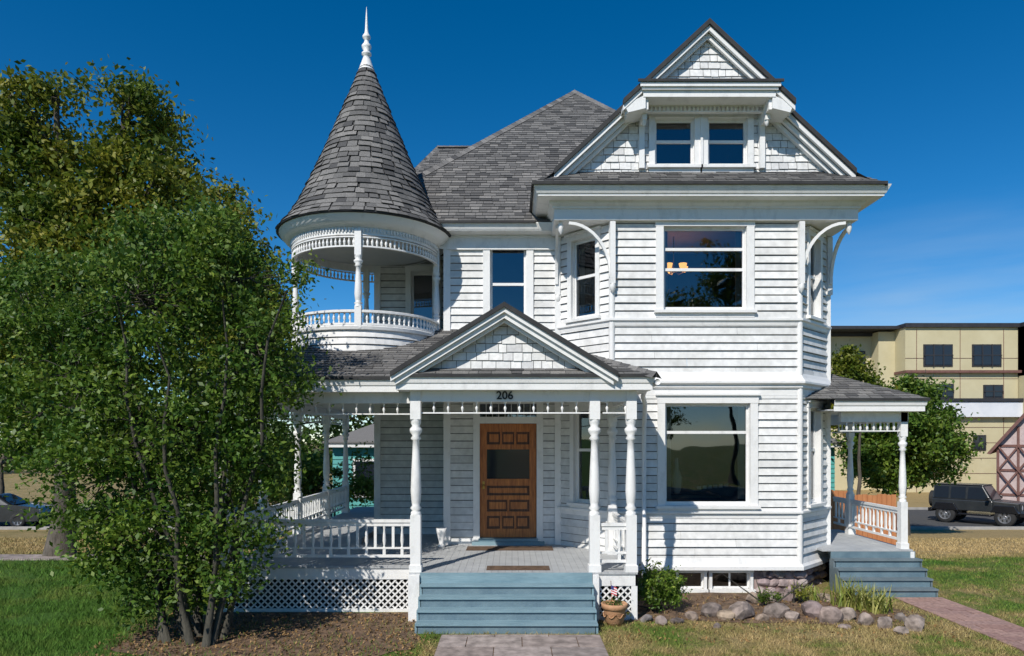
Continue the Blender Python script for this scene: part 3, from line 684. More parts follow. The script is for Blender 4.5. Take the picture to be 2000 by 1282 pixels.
fo=bpy.data.objects.new('house_number',fc); scene.collection.objects.link(fo); fo.rotation_euler=(math.pi/2,0,0); fo.location=(X(986,10.1),10.088,3.275); fo.parent=house
def doormat(x0,x1,y0,y1):
    mb=MB(); mb.mat('doormat'); mb.box(x0,x1,y0,y1,.703,.716)
    mb.mat('soil')
    for i in range(6): mb.box(x0+.05,x1-.05,y0+.03+i*(y1-y0-.06)/6,y0+.04+i*(y1-y0-.06)/6,.7165,.719)
    mb.obj('doormat')
doormat(-.38,.56,10.22,10.52); doormat(-.80,.72,12.05,12.45)
pl=MB(); pl.mat('white_paint'); pl.lathe(X(862,12.4),12.4,[(0,.705),(.06,.705),(.06,.75),(.04,.78),(.08,.95),(.10,1.05),(.09,1.05),(.06,.9),(0,.9)],14); pl.obj('white_urn')
# ------------------------------------------------------------ foliage
def leaf_arrays(C,size,rng,up=.35,aspect=.55):
    N=len(C); a=rng.normal(size=(N,3)); a/=np.linalg.norm(a,axis=1)[:,None]
    b_=rng.normal(size=(N,3)); b_[:,2]+=up*2; b_-=(b_*a).sum(1)[:,None]*a; b_/=np.linalg.norm(b_,axis=1)[:,None]
    s=np.cross(a,b_); L=(size*rng.uniform(.6,1.3,N))[:,None]
    V=np.empty((N,4,3)); V[:,0]=C-a*L*.5; V[:,1]=C+s*L*.5*aspect+b_*L*.08; V[:,2]=C+a*L*.5; V[:,3]=C-s*L*.5*aspect+b_*L*.08
    return V.reshape(-1,3)
def quick_mesh(name,V,k,mats,extra=None,parent=None):
    nv=len(V); nf=nv//k
    ev=[];ef=[]
    if extra: ev=extra.v; ef=extra.f
    me=bpy.data.meshes.new(name); tot=nv+len(ev)
    me.vertices.add(tot); co=np.concatenate([V.reshape(-1),np.array(ev,dtype=float).reshape(-1)]) if ev else V.reshape(-1)
    me.vertices.foreach_set('co',co.astype(np.float32))
    lens=[k]*nf+[len(f) for f in ef]; loops=np.concatenate([np.arange(nv),np.array([i+nv for f in ef for i in f],dtype=int)]) if ef else np.arange(nv)
    me.loops.add(len(loops)); me.loops.foreach_set('vertex_index',loops.astype(np.int32))
    me.polygons.add(len(lens)); st=np.concatenate([[0],np.cumsum(lens)[:-1]]).astype(np.int32)
    me.polygons.foreach_set('loop_start',st)
    try: me.polygons.foreach_set('loop_total',np.array(lens,dtype=np.int32))
    except Exception: pass
    for m_ in mats: me.materials.append(M[m_])
    me.polygons.foreach_set('material_index',np.array([0]*nf+[1]*len(ef),dtype=np.int32))
    me.update(calc_edges=True); me.validate()
    o=bpy.data.objects.new(name,me); scene.collection.objects.link(o); o.parent=parent
    return o
def tree(name,base,top,trunk_r,blobs,clumps,per,leaf,cr,lm,bark='bark',seed=1,stems=1,spread=.3,twig=.5,hollow=.35,fan=4):
    rng=np.random.default_rng(seed); wood=MB(); wood.mat(bark)
    vol=np.array([b_[1][0]*b_[1][1]*b_[1][2] for b_ in blobs])**.8; vol/=vol.sum()
    cs=[];bi=[]
    for i,b_ in enumerate(blobs):
        n_=max(3,int(clumps*vol[i])); d=rng.normal(size=(n_,3)); d/=np.linalg.norm(d,axis=1)[:,None]
        rr=(hollow+(1-hollow)*rng.uniform(0,1,n_)**.6)[:,None]*rng.uniform(.85,1.14,n_)[:,None]
        cs.append(np.array(b_[0])+d*rr*np.array(b_[1])); bi+= [i]*n_
    cs=np.concatenate(cs)
    cz=cs[:,2]>base[2]+.15; cs=cs[cz]; bi=np.array(bi)[cz]
    R=cr*rng.uniform(.6,1.4,len(cs)); npl=(per*rng.uniform(.4,1.5,len(cs))).astype(int)
    idx=np.repeat(np.arange(len(cs)),npl); C=cs[idx]+rng.normal(size=(len(idx),3))*R[idx][:,None]*np.array([.62,.62,.45])
    V=leaf_arrays(C,leaf,rng)
    base=Vector(base); top=Vector(top); tips=[]
    for s_ in range(stems):
        a=2*math.pi*s_/max(1,stems)+rng.uniform(0,1); off=Vector((math.cos(a),math.sin(a)*.7,0))
        p0=base+off*spread*rng.uniform(.3,1.0)*(stems>1); p2=top+off*spread*fan*(stems>1)+Vector((rng.normal()*.2,rng.normal()*.2,rng.uniform(-.6,.4)*(stems>1)))
        k=7; pts=[];rd=[]
        for i in range(k+1):
            t=i/k; p=p0.lerp(p2,t)+Vector((rng.normal(),rng.normal(),0))*.05*(i>0)*(top-base).length*.25; pts.append(p); rd.append(trunk_r*(1-.7*t)*(1.35 if i==0 else 1))
        wood.tube(pts,rd,8); tips.append(pts)
    allp=[p for t in tips for p in t[2:]]
    ctr=[]
    for b_ in blobs:
        c=Vector(b_[0]); p=min(allp,key=lambda q:(q-c).length+max(0,q.z-c.z)*2); m_=p.lerp(c,.5)+Vector((rng.normal()*.15,rng.normal()*.15,.2))
        r0=trunk_r*.42; wood.tube([p,m_,c,c+Vector((0,0,b_[1][2]*.4))],[r0,r0*.75,r0*.5,r0*.2],6); ctr.append((p,m_,c))
    for j in range(len(cs)):
        if rng.uniform()<twig:
            c=Vector(cs[j]); _,m_,b_=ctr[bi[j]]; st=b_.lerp(m_,rng.uniform(0,.8)); mid=st.lerp(c,.55)+Vector((rng.normal(),rng.normal(),rng.normal()))*.08
            wood.tube([st,mid,c],[trunk_r*.13+.004,trunk_r*.08+.003,.004],4)
    return quick_mesh(name,V,4,[lm,bark],wood)
def B(px,py,d,rx,ry,rd=None):
    s=d/F; return ((X(px,d),d,Z(py,d)),(rx*s,(rd if rd else (rx+ry)/2*s*.9),ry*s))
fb=[B(310,600,9.6,180,160,1.1),B(440,540,9.8,85,100,.8),B(420,450,10.0,55,55,.6),B(300,470,9.9,95,75,.7),B(515,700,9.7,80,140,.8),B(150,740,9.8,130,150,1.0),B(60,640,10.4,100,150,.9),
    B(330,830,9.4,200,140,1.1),B(500,880,9.4,75,120,.7),B(180,930,9.5,120,110,.9),B(310,1010,9.2,150,110,.9),B(455,1040,9.1,90,90,.6),B(350,1130,9.0,130,65,.6),B(210,1080,9.2,80,70,.5),B(255,1160,9.0,70,40,.4),B(465,1140,8.9,60,45,.4),B(562,540,9.9,30,90,.35),B(565,690,9.7,35,70,.4),B(60,820,10.0,70,90,.7)]
tree('multi_stem_tree',(-4.1,9.1,0),(-4.3,9.6,4.2),.042,fb,600,120,.078,.25,'leaf_green','shrub_bark',3,stems=13,spread=.55,twig=.7,hollow=.3,fan=1.9)
bb=[B(70,250,16,90,85),B(60,370,16,110,90),B(262,205,16.5,60,65),B(290,280,16.5,70,70),B(200,330,16,80,70),B(130,450,15.5,110,90),B(310,420,16,90,100),B(240,540,15,150,110),B(60,570,15,120,120),B(90,720,15,140,130),B(20,190,16,40,40),B(110,185,16,45,32),B(340,340,16.5,40,45)]
tree('maple_tree',(-10.6,16.2,-.1),(-10,16.2,7),.26,bb,470,130,.14,.40,'leaf_yellowgreen','bark',5,hollow=.25)
b2=[B(430,390,14.5,42,38),B(410,470,14.5,80,70),B(485,510,14.5,50,65),B(420,600,14.5,100,90),B(530,600,14.5,40,60),B(470,700,14.5,80,100)]
tree('maple_tree',(-6.3,14.8,0),(-6.2,14.6,5),.14,b2,240,120,.115,.33,'leaf_yellowgreen','bark',6,hollow=.25)
b3=[B(1770,850,26,90,90),B(1835,880,26,50,55),B(1710,870,26,60,80),B(1780,790,26,60,45),B(1700,810,26,50,50),B(1755,920,26,75,40)]
tree('street_tree',(14.8,26,-1),(14.8,26,2.3),.14,b3,330,130,.17,.38,'leaf_green','bark',7)
b4=[B(1655,730,22,38,40),B(1645,700,22,25,22),B(1690,765,22,40,30),B(1640,790,22,30,50)]
tree('small_tree',(10.9,22,-.6),(10.9,22,4),.08,b4,90,110,.13,.26,'leaf_yellowgreen','bark',8)
b5=[B(620,950,23,60,50),B(570,930,23,60,60),B(712,920,22,22,45),B(690,965,22,50,25),B(500,940,24,80,60),B(400,930,24,80,70)]
tree('bushes',(-6,23,-.7),(-6,23,1),.06,b5,220,120,.13,.3,'leaf_green','bark',9)
b6=[((x,34+random.uniform(-2,2),2.6+random.uniform(-.5,2.5)),(2.4,2.2,2.2+random.uniform(0,1.4))) for x in range(-44,-7,3)]
tree('distant_trees',(-25,34,-1.3),(-25,34,1.5),.2,b6,420,90,.30,.8,'leaf_dark','bark',10,twig=.1)
b7=[((x,84+random.uniform(-4,4),1.5+random.uniform(-.5,1.0)),(4.5,4,3.0)) for x in list(range(-110,130,6))]
tree('distant_trees',(0,84,-1.3),(0,84,1),.3,b7,500,80,.6,1.5,'leaf_dark','bark',11,twig=0)
for i,(x,y,zt,rr) in enumerate(((-1.2,-13,8.6,1.7),(7.5,-14,10.5,2.8),(12.5,-15,12.5,3.0),(19,-13,9,2.6),(-14,-15,8,2.4))):
    bl=[((x+random.uniform(-1,1)*rr,y+random.uniform(-1,1),zt*.6+random.uniform(-.25,.42)*zt),(rr*.6,rr*.6,rr*.6)) for _ in range(11)]
    tree('street_tree',(x,y,0),(x,y,zt*.6),.25,bl,240,70,.24,.5,'leaf_green','bark',20+i,twig=.15)
# ------------------------------------------------------------ ground
def gh(y): return 0 if y<15 else (-1.3*min(1,(y-15)/15.0))
gm_=MB(); gm_.mat('lawn_ground')
ys=[-300,-60,-20,0,6,15]+[15+i for i in range(1,16)]+[60,120,400,900]; xs=[-900,-200,-60,-20,0,20,60,200,900]
for j in range(len(ys)-1):
    for i in range(len(xs)-1): gm_.face([(xs[i],ys[j],gh(ys[j])),(xs[i+1],ys[j],gh(ys[j])),(xs[i+1],ys[j+1],gh(ys[j+1])),(xs[i],ys[j+1],gh(ys[j+1]))])
gm_.obj('ground')
rd=MB(); rd.mat('asphalt'); rd.face([(-200,30.5,-1.296),(200,30.5,-1.296),(200,39,-1.296),(-200,39,-1.296)]); rd.obj('road')
rd=MB(); rd.mat('asphalt'); rd.face([(-200,-11,.004),(200,-11,.004),(200,-3,.004),(-200,-3,.004)]); rd.obj('road')
kb=MB(); kb.mat('concrete')
for y,z in ((30.3,-1.32),(39,-1.32)): kb.box(-200,200,y,y+.18,z,z+.14)
for y in (-3,-11.2): kb.box(-200,200,y,y+.18,-.01,.13)
kb.obj('kerb')
def pavers(name,x0,x1,y0,y1,w,h,mt,z=.012,joint=.012):
    mb=MB(); mb.mat('soil'); mb.face([(x0,y0,.005),(x1,y0,.005),(x1,y1,.005),(x0,y1,.005)]); mb.mat(mt)
    y=y0;k=0
    while y<y1-.01:
        x=x0-(w/2 if k%2 else 0)
        while x<x1-.01:
            a,b_=max(x,x0)+joint/2,min(x+w,x1)-joint/2
            if b_-a>.04: mb.box(a,b_,y+joint/2,min(y+h,y1)-joint/2,-.01,z+random.uniform(-.003,.004))
            x+=w
        y+=h;k+=1
    mb.obj(name)
pavers('front_path',-.95,1.18,2.0,9.30,.72,.45,'paver'); pavers('side_path',6.35,7.15,3.0,11.5,.4,.2,'brick_paver')
sw=MB(); sw.mat('paver')
for i in range(26): x=-40+i*1.3; sw.hexa([(x,15.2,-.2),(x+1.28,15.2,-.2),(x+1.28,16.5,-.2),(x,16.5,-.2),(x,15.2,gh(15.2)+.03),(x+1.28,15.2,gh(15.2)+.03),(x+1.28,16.5,gh(16.5)+.03),(x,16.5,gh(16.5)+.03)])
sw.obj('sidewalk')
def blob_sheet(name,pts,mt,z=.006,seed=0):
    rng=random.Random(seed); mb=MB(); mb.mat(mt); k=len(pts); out=[]
    for i in range(k):
        a=pts[i]; b_=pts[(i+1)%k]
        for j in range(6):
            t=j/6; out.append((a[0]+(b_[0]-a[0])*t+rng.uniform(-.05,.05),a[1]+(b_[1]-a[1])*t+rng.uniform(-.05,.05),z))
    mb.face(out); mb.obj(name)
blob_sheet('mulch_bed',[(-5.2,8.7),(-3.4,8.0),(-1.9,8.1),(-1.2,8.8),(-1.35,10.5),(-4.6,10.52),(-5.4,9.8)],'soil')
blob_sheet('garden_bed',[(1.25,9.95),(2.2,10.05),(4,9.9),(5.6,9.75),(6.2,10.3),(5.6,11.4),(4.95,11.85),(1.8,11.85),(1.85,10.1)],'soil',.007,2)
rng=np.random.default_rng(2)
C=np.stack([rng.uniform(-5.3,-1.0,3800),rng.uniform(7.9,10.45,3800),rng.uniform(.012,.03,3800)],1)
C=np.concatenate([C,np.stack([rng.uniform(1.2,6.2,1600),rng.uniform(8.9,11.6,1600),rng.uniform(.012,.03,1600)],1)])
quick_mesh('leaf_litter',leaf_arrays(C,.045,rng,up=5),4,['leaf_litter','bark'])
def inrect(x,y,r): return (x>r[0])&(x<r[1])&(y>r[2])&(y<r[3])
N=250000
u=rng.uniform(0,1,N); gy=7.8*(24/7.8)**(u**1.15); gx=rng.uniform(-.80,.80,N)*gy
keep=np.ones(N,bool)
for r_ in ((-4.5,1.85,10.05,24),(-1.34,1.2,9.35,10.2),(.8,5.9,11.9,24),(-2.8,6,12,24),(-.98,1.2,0,9.3),(6.33,7.17,0,11.5),(5.55,7.12,11.4,15),(-60,-5.5,15.1,16.6)): keep&=~inrect(gx,gy,r_)
keep&=~(inrect(gx,gy,(-5.0,-1.2,8.2,10.6))&(rng.uniform(0,1,N)<.90)); keep&=~(inrect(gx,gy,(1.3,5.9,10.0,12))&(rng.uniform(0,1,N)<.96))
keep&=(np.sin(gx*2.1+np.sin(gy*3.3))*np.sin(gy*2.7+gx)>-.5)|(rng.uniform(0,1,N)<.35)
gx=gx[keep];gy=gy[keep];N=len(gx); gzv=np.where(gy<15,0,-1.3*np.minimum(1,(gy-15)/15))
hh=rng.uniform(.025,.08,N)*np.where(gx<-1,1.25,.8); a=rng.uniform(0,2*np.pi,N); w=.0045*np.maximum(1,gy/11); ln=rng.uniform(-.9,.9,(N,2))*hh[:,None]
V=np.empty((N,3,3)); V[:,0]=np.stack([gx-np.cos(a)*w,gy-np.sin(a)*w,gzv],1); V[:,1]=np.stack([gx+np.cos(a)*w,gy+np.sin(a)*w,gzv],1); V[:,2]=np.stack([gx+ln[:,0],gy+ln[:,1],gzv+hh],1)
quick_mesh('grass',V.reshape(-1,3),3,['grass_blade','bark'])
import bmesh
def rocks(name,items,mt='garden_stone',parent=None,tall=1.0):
    bm=bmesh.new()
    for it_ in items:
        x,y,r,seed=it_[:4]; zz=it_[4] if len(it_)>4 else 0
        rr=random.Random(seed); res=bmesh.ops.create_icosphere(bm,subdivisions=2,radius=1)
        sx_,sy_,sz_=r*rr.uniform(.9,1.5),r*rr.uniform(.7,1.1),r*rr.uniform(.65,.95)*tall; ra=rr.uniform(0,3)
        if parent: ra=rr.uniform(-.2,.2)
        pl_=[(Vector((rr.gauss(0,1),rr.gauss(0,1),rr.gauss(0,1))).normalized(),rr.uniform(.55,.85)) for _ in range(7)]
        for v_ in res['verts']:
            c=v_.co.copy()
            for nn,dd in pl_:
                e=c.dot(nn)-dd
                if e>0: c-=nn*e*.9
            c=Vector((c.x*sx_,c.y*sy_,c.z*sz_+sz_*.5)); c.rotate(Matrix.Rotation(ra,3,'Z')); v_.co=c+Vector((x,y,zz))+Vector((rr.gauss(0,1),rr.gauss(0,1),rr.gauss(0,1)))*r*.02
    me=bpy.data.meshes.new(name); bm.to_mesh(me); bm.free(); me.materials.append(M[mt]); o=bpy.data.objects.new(name,me); scene.collection.objects.link(o); o.parent=parent
it=[]
for i,(px,py,r) in enumerate([(1262,1200,.09),(1290,1206,.10),(1322,1204,.08),(1352,1196,.12),(1388,1188,.19),(1420,1196,.12),(1450,1192,.20),(1472,1162,.15),(1488,1198,.10),(1515,1190,.20),(1548,1196,.12),(1586,1190,.18),(1622,1200,.19),(1655,1196,.14),(1690,1206,.14),(1728,1212,.13),(1762,1200,.11),(1790,1216,.15),(1500,1160,.17),(1540,1158,.15),(1610,1160,.12),(1400,1212,.06),(1650,1214,.07),(1760,1225,.08)]):
    d=F*CH/(py+14-H); it.append((X(px,d),d,r,i))
rocks('garden_stones',it)
it=[]; rr_=random.Random(9)
for j in range(3):
    for i in range(5): it.append((4.30+i*.17+(j%2)*.06,12.02,.105,100+j*10+i,-.04+j*.145))
    for i in range(7): t=(i+.3)/7; it.append((4.93+.86*t,12.03+.88*t,.105,200+j*10+i,-.04+j*.145))
rocks('foundation_stones',it,'pink_stone',house)
def strap(name,x,y,n_,L,mt,seed):
    rg=random.Random(seed)
    mb=MB(); mb.mat(mt)
    for i in range(n_):
        a=rg.uniform(0,2*math.pi); l_=L*rg.uniform(.6,1.1); w=.013; ox=x+rg.gauss(0,.08); oy=y+rg.gauss(0,.06); pts=[]
        lean=rg.uniform(.15,.75)
        for k in range(6):
            t=k/5; rr=l_*lean*t**1.5; zz=l_*(t-.45*lean*t*t*t)*(1-.2*lean); pts.append((ox+math.cos(a)*rr,oy+math.sin(a)*rr,max(.01,zz)))
        s_=Vector((-math.sin(a),math.cos(a),0)); vs=[]
        for k,p in enumerate(pts):
            ww=w*(1-(k/5)**2)+.001; vs+= [Vector(p)+s_*ww,Vector(p)-s_*ww]
        mb.add(vs,[(2*k,2*k+1,2*k+3,2*k+2) for k in range(5)])
    mb.obj(name)
for i,(px,py,n_,L) in enumerate([(1650,1185,75,.56),(1682,1192,85,.52),(1718,1198,75,.48),(1562,1172,40,.36),(1592,1174,40,.34)]):
    d=F*CH/(py-H); strap('daylily',X(px,d),d,n_,L,'leaf_lily',i)
def bush(name,px,py,rx,ry,n_,leaf,mt,seed):
    d=F*CH/(py-H); s=d/F; x=X(px,d); tree(name,(x,d,0),(x,d,ry*s),.015,[((x,d,ry*s*1.0),(rx*s,rx*s*.8,ry*s)),((x+rx*s*.3,d,ry*s*.7),(rx*s*.7,rx*s*.6,ry*s*.7))],n_,60,leaf,.09,mt,'shrub_bark',seed,stems=4,spread=.06)
bush('rose_bush',1290,1194,44,44,90,.055,'leaf_green',31); bush('garden_plant',1502,1186,22,16,26,.04,'leaf_green',32); bush('garden_plant',1555,1178,20,14,20,.04,'leaf_yellowgreen',33)
pt=empty('flower_pot',(X(1200,9.85),9.85,0)); mb=MB(); mb.mat('terracotta')
mb.lathe(0,0,[(0,0),(.11,0),(.115,.03),(.13,.04),(.155,.20),(.165,.23),(.185,.24),(.19,.30),(.175,.31),(.16,.29),(.155,.26),(0,.26)],24); mb.obj('pot',pt)
mb=MB(); mb.mat('terracotta')
for i in range(8): a=i*math.pi/4; mb.tube([(.158*math.cos(a+t*.7),.158*math.sin(a+t*.7),.17-.05*math.sin(t*math.pi)) for t in (0,.25,.5,.75,1)],.009,5)
mb.obj('swag',pt)
fl=MB(); fl.mat('cedar_fence'); fl.tube([(-.03,0,.25),(-.05,0,.62)],.005,5)
for i in range(7):
    fl.mat('red_fabric' if i%2==0 else 'white_fabric'); z0=.56-.017*i; fl.face([(-.048+.0,-.006,z0),(.03,-.03,z0-.03),(.03,-.03,z0-.047),(-.048,-.006,z0-.017)])
fl.mat('blue_fabric'); fl.face([(-.048,-.009,.562),(-.012,-.021,.548),(-.012,-.021,.49),(-.048,-.009,.504)]); fl.obj('small_flag',pt)
rng=np.random.default_rng(77); C=rng.normal(size=(160,3))*np.array([.07,.07,.03])+np.array([0,0,.31]); quick_mesh('potted_plant',leaf_arrays(C,.04,rng),4,['leaf_dark','bark'],None,pt)
# ------------------------------------------------------------ background buildings
ap=empty('apartment_building'); mb=MB(); D=52
def bx(p0,p1,d0,d1,y0,y1,mt): mb.mat(mt); mb.box(X(p0,D),X(p1,D),d0,d1,Z(y1,D),Z(y0,D))
bx(1768,1988,52,70,640,1000,'beige_render'); bx(1600,1748,54.5,70,648,1000,'beige_render')
mb.mat('beige_render'); mb.prismY([(X(1735,D),-1.5),(X(1790,D),-1.5),(X(1790,D),11.0),(X(1735,D),11.0)],53.4,60)
bx(1600,2250,52.6,70,634,640,'parapet_black'); bx(1766,1990,51.8,70,632,640,'parapet_black'); bx(1598,1750,54.3,70,640,648,'parapet_black')
bx(1990,2250,51.2,70,640,1000,'beige_render'); bx(1990,2250,51.1,70,640,735,'housewrap'); bx(1988,2250,51,70,632,640,'parapet_black')
bx(1700,1992,51.6,60,786,815,'housewrap'); bx(1700,1992,51.5,60,779,785,'parapet_black'); bx(1766,1990,51.7,60,724,729,'timber_brown')
mb.obj('walls',ap)
mb=MB()
for p0,p1,y0,y1 in ((1803,1860,673,716),(1898,1955,673,716),(1812,1862,750,778),(1920,1958,752,778),(1703,1722,678,720),(2030,2080,680,715),(1830,1860,850,880),(1900,1925,850,880)):
    y=51.93 if p0>1760 else 54.4
    if p0>1985: y=51.0
    mb.mat('parapet_black'); mb.box(X(p0,D),X(p1,D),y,y+.1,Z(y1,D),Z(y0,D)); mb.mat('dark_glass'); mb.box(X(p0+3,D),X(p1-3,D),y-.04,y+.05,Z(y1-3,D),Z(y0+3,D))
    mb.mat('parapet_black'); k=2 if p1-p0>40 else 1
    for i in range(1,k+1): xx=X(p0+(p1-p0)*i/(k+1),D); mb.box(xx-.04,xx+.04,y-.08,y,Z(y1,D),Z(y0,D))
    mb.box(X(p0,D),X(p1,D),y-.07,y,Z((y0+y1)/2,D)-.04,Z((y0+y1)/2,D)+.04)
mb.obj('windows',ap)
mb=MB(); mb.mat('timber_brown')
for py in (700,740,835,865,895,925): mb.box(X(1768,D),X(1988,D),51.975,52.0,Z(py,D)-.015,Z(py,D)+.015)
for px in (1790,1875,1960): mb.box(X(px,D)-.015,X(px,D)+.015,51.97,52.0,-1.3,11)
mb.obj('panel_joints',ap)
d=40; tc=empty('half_timbered_cottage',(X(1946,d),d,0),math.radians(-37)); mb=MB(); d=0; xl=0; cxr=3.0; mb.mat('stucco_pink')
mb.prismY([(xl,-1.8),(xl+6,-1.8),(xl+6,2.4),(cxr,6.2),(xl,2.4)],d,d+9)
mb.mat('timber_brown')
def bar(x0,z0,x1,z1,w=.09,y=d):
    dx,dz=x1-x0,z1-z0; L=math.hypot(dx,dz); nx,nz=-dz/L*w,dx/L*w; mb.prismY([(x0+nx,z0+nz),(x1+nx,z1+nz),(x1-nx,z1-nz),(x0-nx,z0-nz)],y-.05,y-.002)
for z_ in (2.3,.9,-.5,-1.6): bar(xl,z_,xl+6,z_,.07,d-.001)
for i in range(7): bar(xl+.08+i*.95,-1.7,xl+.08+i*.95,2.3+min(i,6-i)*1.1,.06,d-.052)
for i in range(6):
    x0=xl+.08+i*.95
    for z_ in (-.5,.9): bar(x0,z_,x0+.95,z_+1.4,.045,d-.1); bar(x0,z_+1.4,x0+.95,z_,.045,d-.15)
mb.mat('timber_brown'); mb.prismY([(xl-.45,1.85),(xl-.3,1.80),(cxr,6.15),(xl+6.3,1.80),(xl+6.45,1.85),(cxr,6.45)],d-.4,d+9.3)
mb.obj('walls_and_roof',tc)
th=empty('teal_house'); mb=MB(); mb.mat('teal_paint'); d=27
z=-1
while z<2.45: mb.hexa([(-7,d-.03,z),(12.6,d-.03,z),(12.6,d+7,z),(-7,d+7,z),(-7,d,z+.18),(12.6,d,z+.18),(12.6,d+7,z+.18),(-7,d+7,z+.18)]); z+=.18
mb.mat('trim_paint'); mb.box(-7.1,12.7,d-.35,d-.3,2.35,2.5)
for x in (-6.2,-4.2,11): mb.box(x,x+1.1,d-.08,d-.03,.4,1.9)
mb.mat('dark_glass')
for x in (-6.2,-4.2,11): mb.box(x+.1,x+1.0,d-.1,d-.07,.5,1.8)
mb.mat('roof_shingle'); mb.prismY([(-7.3,2.5),(12.9,2.5),(12.9,2.56),(-7.3,2.56)],d-.4,d+7.4); mb.hexa([(-7.3,d-.4,2.56),(12.9,d-.4,2.56),(12.9,d+7.4,2.56),(-7.3,d+7.4,2.56),(-5,d+3,3.7),(10.5,d+3,3.7),(10.5,d+4,3.7),(-5,d+4,3.7)])
mb.obj('walls_and_roof',th)
fe=MB(); fe.mat('cedar_fence'); d=20; x=X(1600,d)
while x<X(1742,d):
    h=random.uniform(-.02,.02)+(.12 if x<X(1665,d) else 0); fe.box(x,x+.13,d,d+.02,-.6,1.05+h); x+=.14
fe.box(X(1600,d),X(1742,d),d+.021,d+.06,.7,.8); fe.obj('wooden_fence')
# ------------------------------------------------------------ vehicles
def wheel(mb,x,y,r,w,side):
    for (prof_,mt) in (([(r*.62,-w/2),(r*.93,-w/2),(r,-w/2+.03),(r,w/2-.03),(r*.93,w/2),(r*.62,w/2)],'tyre'),([(0,side*w*.30),(r*.15,side*w*.36),(r*.2,side*w*.3),(r*.55,side*w*.34),(r*.63,side*w*.5)],'rim')):
        mb.mat(mt); seg=22; vs=[]
        for rr,yy in prof_:
            for i in range(seg):
                a=2*math.pi*i/seg; vs.append((x+rr*math.cos(a),y+yy,r+rr*math.sin(a)))
        mb.add(vs,[(j*seg+i,j*seg+(i+1)%seg,(j+1)*seg+(i+1)%seg,(j+1)*seg+i) for j in range(len(prof_)-1) for i in range(seg)],mt=='tyre')
    mb.mat('tyre')
    for i in range(6):
        a=i*math.pi/3; mb.box(x+r*.38*math.cos(a)-.03,x+r*.38*math.cos(a)+.03,y+side*w*.35,y+side*w*.37,r+r*.38*math.sin(a)-.05,r+r*.38*math.sin(a)+.05)
def bevel(o,w=.03,s=2):
    m_=o.modifiers.new('b','BEVEL'); m_.width=w; m_.segments=s; m_.limit_method='ANGLE'
def offroader(loc,rot):
    e=empty('off_road_vehicle',loc,rot)
    mb=MB(); mb.mat('car_dark')
    mb.box(-1.75,.75,-.78,.78,.62,1.12)
    mb.hexa([(.75,-.72,.62),(1.75,-.60,.62),(1.75,.60,.62),(.75,.72,.62),(.75,-.74,1.14),(1.72,-.62,1.08),(1.72,.62,1.08),(.75,.74,1.14)])
    mb.hexa([(-1.73,-.77,1.12),(.72,-.77,1.12),(.72,.77,1.12),(-1.73,.77,1.12),(-1.68,-.68,1.80),(.34,-.68,1.80),(.34,.68,1.80),(-1.68,.68,1.80)])
    o=mb.obj('body',e); bevel(o,.04)
    mb=MB(); mb.mat('car_black')
    for x in (-1.15,1.25):
        for s_ in (-1,1):
            y0,y1=sorted((s_*.70,s_*.94)); mb.hexa([(x-.56,y0,.62),(x+.56,y0,.62),(x+.56,y1,.62),(x-.56,y1,.62),(x-.38,y0,.96),(x+.38,y0,.96),(x+.38,y1,.93),(x-.38,y1,.93)])
    mb.box(1.80,2.02,-.82,.82,.48,.66); mb.box(-1.92,-1.76,-.80,.80,.48,.66); mb.box(-.6,.7,-.88,.88,.42,.50)
    mb.box(-1.72,.36,-.70,.70,1.795,1.84)
    for s_ in (-1,1): mb.box(.55,.68,s_*.95-.1,s_*.95+.1,1.15,1.32)
    o=mb.obj('fenders_and_bumpers',e); bevel(o,.02)
    mb=MB(); mb.mat('dark_glass')
    mb.face([(.735,-.66,1.18),(.735,.66,1.18),(.38,.60,1.76),(.38,-.60,1.76)])
    for s_ in (-1,1):
        for a,b_,c,dd in ((-.25,.60,.30,-.22),(-.95,-.33,-.33,-.93),(-1.65,-1.03,-1.03,-1.62)):
            mb.face([(a,s_*.776,1.18),(b_,s_*.776,1.18),(c,s_*.70,1.72),(dd,s_*.70,1.72)])
    mb.face([(-1.74,-.6,1.2),(-1.74,.6,1.2),(-1.70,.55,1.7),(-1.70,-.55,1.7)])
    mb.obj('windows',e)
    mb=MB(); mb.mat('car_dark'); mb.box(1.745,1.80,-.62,.62,.66,1.06); mb.mat('tyre')
    for i in range(6): y=-.27+i*.108; mb.box(1.80,1.812,y-.03,y+.03,.72,1.0)
    for s_ in (-1,1):
        mb.mat('lamp_lens'); seg=14
        vs=[(1.82,s_*.47+.11*math.cos(2*math.pi*i/seg),.88+.11*math.sin(2*math.pi*i/seg)) for i in range(seg)]; mb.face(vs)
    mb.obj('grille_and_lamps',e)
    mb=MB()
    for x in (-1.15,1.25):
        for s_ in (-1,1): wheel(mb,x,s_*.78,.42,.26,s_)
    mb.mat('tyre'); vs=[]
    for xx in (-2.02,-1.80):
        for i in range(20): a=2*math.pi*i/20; vs.append((xx,.40*math.cos(a),1.05+.40*math.sin(a)))
    mb.add(vs,[(i,(i+1)%20,20+(i+1)%20,20+i) for i in range(20)]+[tuple(range(20))],False)
    mb.obj('wheels',e)
dj=32.7; offroader((X(1912,dj),dj,-1.3),math.radians(-50))
